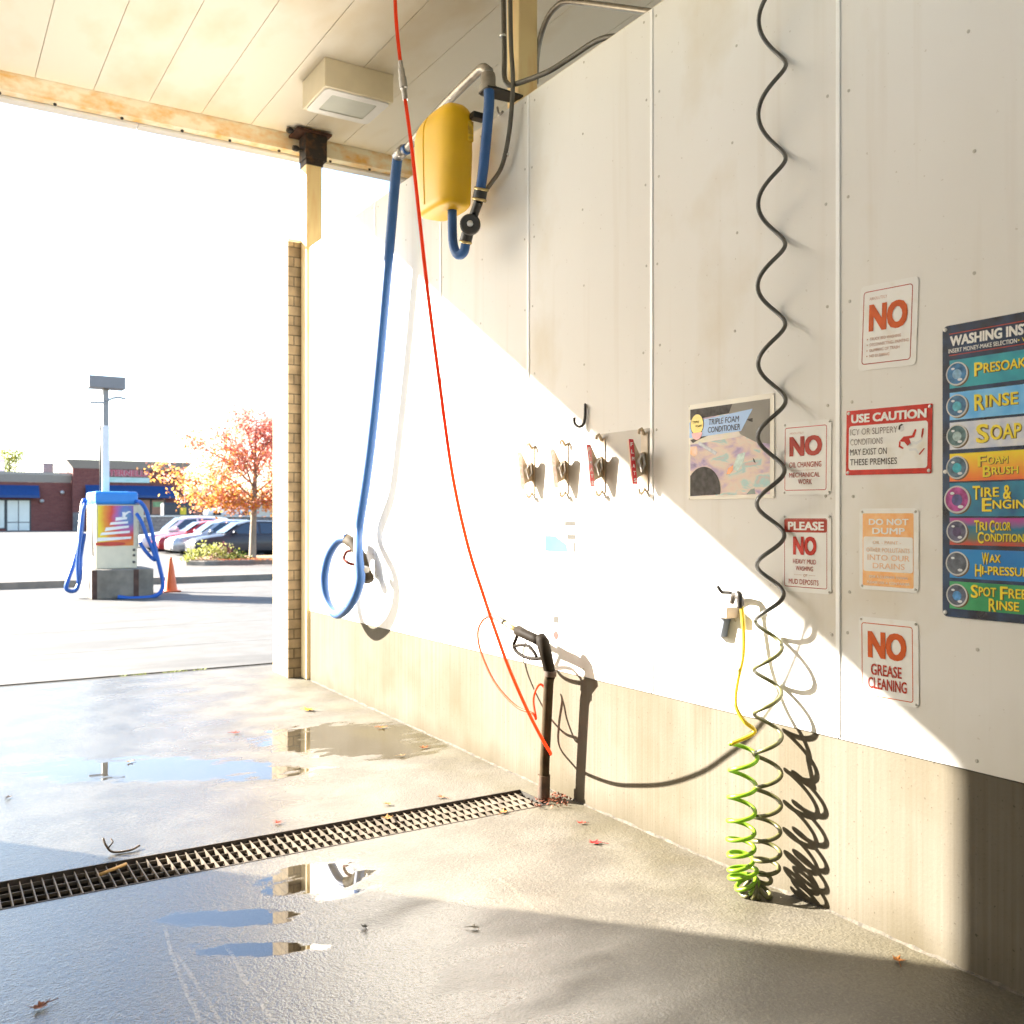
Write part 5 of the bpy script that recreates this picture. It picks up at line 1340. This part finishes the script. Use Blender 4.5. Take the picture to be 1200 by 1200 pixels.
# ------------------------------------------------------------------ retaining wall, upper lot
cmu = brick_mat("grey_block", (.25,.22,.20), (.20,.175,.165), (.14,.12,.11), 1.0, bw=.4, rh=.2, msize=.015, bump=.3)
ret = empty("retaining_wall", (30, 54.3, 0), "grey block retaining wall behind the parked cars", "wall")
b = MB(); b.box((-20.6,-.2,-.3),(40,.2,1.66)); b.build("block_wall", cmu, ret)
b = MB(); b.box((-20.65,-.24,1.661),(40,.24,1.74)); b.build("coping", pm("pale_coping", (.62,.60,.55), .7, var=.06), ret)
b = MB(); b.prism([(9.45,54.52),(90,54.52),(90,128.2),(24.0,128.2)], -.3, 1.60); o = b.build("upper_lot", lot_conc); structure(o)

# ------------------------------------------------------------------ store building
BY = 128.0
brick = brick_mat("store_brick", (.255,.080,.062), (.21,.060,.048), (.19,.10,.085), 1.0, bw=.6, rh=.2, msize=.012, bump=.2)
corn = pm("cornice_taupe", (.48,.41,.35), .75, var=.05); awn = pm("awning_blue", (.005,.05,.19), .5, var=.08, scale=2, stretch=(4,1,.3))
def bz(py, y, px=60): return onY(px, py, y).z
def bx(px, y): return onY(px, HZ, y).x
st = empty("store_building", (15, BY, 0), "low dark red brick store with blue awnings across the lot", "store")
so = st.location
def sb(nm, a, c, m_, parent=None, bevel=0):
    b = MB(); b.box(tuple(Vector(a)-so), tuple(Vector(c)-so)); return b.build(nm, m_, parent or st, bevel=bevel)
zl_ = bz(565, BY, 40); zlt = bz(553.5, BY, 40); xm = bx(83.5, BY)
sb("left_wing", (-26, BY, -.2), (xm, BY+16, zl_), brick)
YC = BY-1.2
zc_ = bz(550, YC, 150); zct = bz(540.5, YC, 150); xr = bx(216, YC)
sb("centre_block", (xm+.02, YC, -.2), (xr, BY+16, zc_), brick)
b = MB(); b.prism([(0,zl_+.002),(-.55,zlt-.3),(-.6,zlt),(0.3,zlt)], -26, xm, M=Matrix(((0,0,1,-so.x),(1,0,0,BY-so.y),(0,1,0,-so.z),(0,0,0,1)))); b.build("cornice", corn, st)
b = MB(); xe_ = xm-.85
b.add([p_ for p_ in [Vector(q)-so for q in ((xm+.02,YC,zc_+.002),(xr,YC,zc_+.002),(xr+.85,YC-.85,zct),(xm-.85,YC-.85,zct),(xm+.02,BY+6,zc_+.002),(xr,BY+6,zc_+.002),(xr+.85,BY+6,zct),(xm-.85,BY+6,zct))]],
      [(0,1,2,3),(4,7,6,5),(3,2,6,7),(0,3,7,4),(1,5,6,2),(0,4,5,1)]); b.build("cornice", corn, st)
def awning(x0, x1, y, zt, zb_):
    b = MB(); b.prism([(0,zt),(0,zb_+.25),(-1.1,zb_),(-1.1,zb_+.3)], x0, x1, M=Matrix(((0,0,1,-so.x),(1,0,0,y-so.y),(0,1,0,-so.z),(0,0,0,1))))
    return b.build("awning", awn, st)
awning(-24, bx(45.5,BY), BY-.01, bz(568.5,BY,20), bz(583.5,BY,20))
awning(bx(100,YC), bx(203,YC), YC-.01, bz(569,YC,150), bz(583.5,YC,150))
wht = pm("lot_reflection_glass", (.78,.77,.70), .12, var=.05, scale=.6); mul_m = pm("window_mullion", (.05,.05,.05), .5)  # pale panes: reflection of the sunlit lot put into the glass colour
def shopwin(x0, x1, z0, z1, y, m_, nx=2, rail=None):
    wdw = sb("window", (x0-.12,y-.03,z0-.1), (x1+.12,y-.004,z1+.12), mul_m)
    for i in range(nx):
        xa_ = x0+(x1-x0)*i/nx+.05; xb_ = x0+(x1-x0)*(i+1)/nx-.05
        if rail:
            zz = z0+(z1-z0)*rail; sb("pane", (xa_,y-.045,z0), (xb_,y-.031,zz-.05), m_, None).parent = wdw; sb("pane", (xa_,y-.045,zz+.05), (xb_,y-.031,z1), m_, None).parent = wdw
        else: sb("pane", (xa_,y-.045,z0), (xb_,y-.031,z1), m_, None).parent = wdw
shopwin(bx(8,BY), bx(35,BY), .05, bz(586.5,BY,20), BY, wht, 2, .27)
shopwin(bx(-22,BY), bx(5.5,BY), .35, bz(586.5,BY,20), BY, wht, 2)
or_win = pm("orange_window", (.42,.16,.09), .3, var=.15, scale=.5)
shopwin(bx(160,YC), bx(176,YC), 2.0, bz(586,YC,170), YC, or_win, 1); shopwin(bx(177.5,YC), bx(193,YC), 2.0, bz(586,YC,170), YC, or_win, 1)
sb("window_poster", (bx(179,YC), YC-.07, bz(594,YC,185)), (bx(191,YC), YC-.05, bz(588,YC,185)), pm("green_poster", (.35,.55,.25), .5, var=.3, scale=1.5))
# shop sign: one row of red letters over a pale strip
xs0, xs1 = bx(117,YC), bx(176.5,YC); z0_, z1_ = bz(558,YC,150), bz(551,YC,150)
b = MB(); Ms = Matrix(((1,0,0,-so.x),(0,0,-1,YC-.12-so.y),(0,1,0,-so.z),(0,0,0,1)))
b.text("INTERNELLA", xs0, z0_, xs1, z1_, 0, pm("shop_letters_red", (.60,.08,.12), .4), .03, M=Ms)
b.text("INTERNELLA", xs0-.05, z0_-.07, xs1+.05, z1_+.05, -.06, pm("shop_letters_rim", (.70,.45,.46), .4), .09, M=Ms); b.build("shop_lettering", None, st)
b = MB(); b.box((xs0-so.x, YC-.16-so.y, bz(565.5,YC,150)), (xs1-.15-so.x, YC-.02-so.y, bz(559.5,YC,150))); b.build("shop_sign_strip", pm("pale_green_strip", (.60,.70,.64), .4, color2=(.35,.6,.5), scale=1.2, stretch=(1,1,3)), st)
for (px,py) in ((49,587),(73,577),(204,591)):
    yy = BY if px < 84 else YC
    p_ = onY(px,py,yy-.15)-so
    b = MB(); b.lathe([(.12,-.2),(.24,-.1),(.26,.05),(.15,.2)], 12, M=Matrix.Translation(p_)); b.build("wall_lamp", pm("wall_lamp_grey", (.55,.52,.5), .4), st, smooth=True)
sb("stone_plinth", (xm+.04, YC-.08, -.1), (bx(98,YC), YC-.005, bz(600.5,YC,90)), pm("plinth_stone", (.22,.20,.19), .8, var=.2, scale=2))
# roof units
def roof_unit(px0, px1, y0p, y1p, m_, label, y=BY+5):
    x0_, x1_ = bx(px0,y), bx(px1,y); z0_, z1_ = zl_, onY(px0,y0p,y).z
    r_ = empty("roof_unit", ((x0_+x1_)/2, y, z0_), label, "roof unit")
    hw = (x1_-x0_)/2; b = MB(); b.box((-hw,-.6,0),(hw,.6,z1_-z0_-.15)); b.build("casing", m_, r_, bevel=.03)
    b = MB(); b.box((-hw-.05,-.65,z1_-z0_-.149),(hw+.05,.65,z1_-z0_)); b.build("lid", m_, r_)
    b = MB()
    for i in range(5): b.box((-hw+.1,-.62,.3+i*.25),(hw-.1,-.601,.42+i*.25))
    b.build("louvres", dkb, r_)
roof_unit(50, 62, 543, 552, pm("unit_grey", (.25,.25,.27), .6), "grey ventilation unit on the store roof")
roof_unit(-6, 5, 538, 552, pm("unit_white", (.75,.76,.78), .5), "white ventilation box at the left end of the store roof")

# tree behind the store roof
tp = onY(11, 552, BY+40)
t2 = empty("green_tree", (tp.x, tp.y, 0), "yellow green tree showing above the store roof", "tree")
b = MB(); b.tube([(0,0,-.2),(.1,0,6),(0,.1,11)], [.35,.25,.08], 10); b.build("trunk", bark, t2, smooth=True)
b = MB(); lk = pm("tree_lime", (.20,.26,.03), .6, var=.3, trans=.4); lk2 = pm("tree_yellow", (.36,.34,.04), .6, var=.3, trans=.4)
leaf_cloud(b, [(Vector((random.gauss(0,1.0),random.gauss(0,1.0),random.uniform(6.5,12.0))),.5) for _ in range(60)], 2200, .16, .5, [lk,lk2,lk]); b.build("crown", None, t2)

# things on the upper lot
yu = 100
dkm = pm("dumpster_dark", (.05,.05,.055), .6, var=.1)
dp = empty("dumpster", (bx(208,yu), yu, 1.60), "dark dumpster with a yellow panel by the store corner", "dumpster")
hw = (bx(222,yu)-bx(186,yu))/2
b = MB(); b.box((-hw,-.8,0),(hw,.8,1.3)); b.build("bin", dkm, dp, bevel=.05)
b = MB(); b.prism([(-.8,1.302),(.8,1.302),(.75,1.42),(-.6,1.5)], -hw, hw, M=Matrix(((0,0,1,0),(1,0,0,0),(0,1,0,0),(0,0,0,1)))); b.build("lid", dkm, dp)
b = MB(); xa_ = bx(209,yu)-dp.location.x; xb_ = bx(216,yu)-dp.location.x; b.box((xa_,-.84,bz(603,yu,212)-1.6),(xb_,-.801,bz(595,yu,212)-1.6)); b.build("yellow_panel", pm("panel_yellow", (.75,.55,.02), .5), dp)
fn = empty("metal_gate", (bx(230,yu+6), yu+6, 1.6), "dark barred gate beside the store's end wall", "gate")
b = MB(); x0_ = bx(221,yu+6)-fn.location.x; x1_ = bx(240,yu+6)-fn.location.x; zt_ = bz(594.5,yu+6,230)-1.6
k = x0_
while k < x1_: b.box((k,-.02,0),(k+.04,.02,zt_)); k += .16
b.build("bars", mul_m, fn)
b = MB(); b.box((x0_,-.03,zt_+.001),(x1_,.03,zt_+.06)); b.box((x0_,-.035,.1),(x1_,-.021,.16)); b.build("rails", mul_m, fn)
c_ = car("parked_suv", 0, 0, MATS["paint_white"], "white vehicle on the raised lot beyond the grey wall", suv=True, hroof=1.75, hbody=1.05); c_.location = (bx(240,92), 92, 1.60); del c_["group"]
# pale buildings further back
def block(px0, px1, pyt, y, m_, label, win=True):
    x0_, x1_ = bx(px0,y), bx(px1,y); zt_ = onY(px0, pyt, y).z
    r_ = empty("back_building", ((x0_+x1_)/2, y, 0), label, "building"); hw = (x1_-x0_)/2
    b = MB(); b.box((-hw,0,-.2),(hw,12,zt_)); b.build("wall", m_, r_)
    b = MB(); b.box((-hw-.2,-.2,zt_+.001),(hw+.2,12.2,zt_+.5)); b.build("parapet", pm("parapet_pale", (.70,.66,.60), .7), r_)
    if win:
        for i in range(4):
            xx = -hw + hw*2*(i+.5)/4; b = MB(); b.box((xx-.8,-.06,zt_*.45),(xx+.8,-.01,zt_*.75)); b.build("window", mul_m, r_)
    return r_
block(217, 262, 577, 150, brick, "dark brick building end beyond the gate", False)
block(262, 420, 588, 165, pm("cream_stucco", (.72,.62,.48), .8, var=.05), "cream building behind the maple tree")
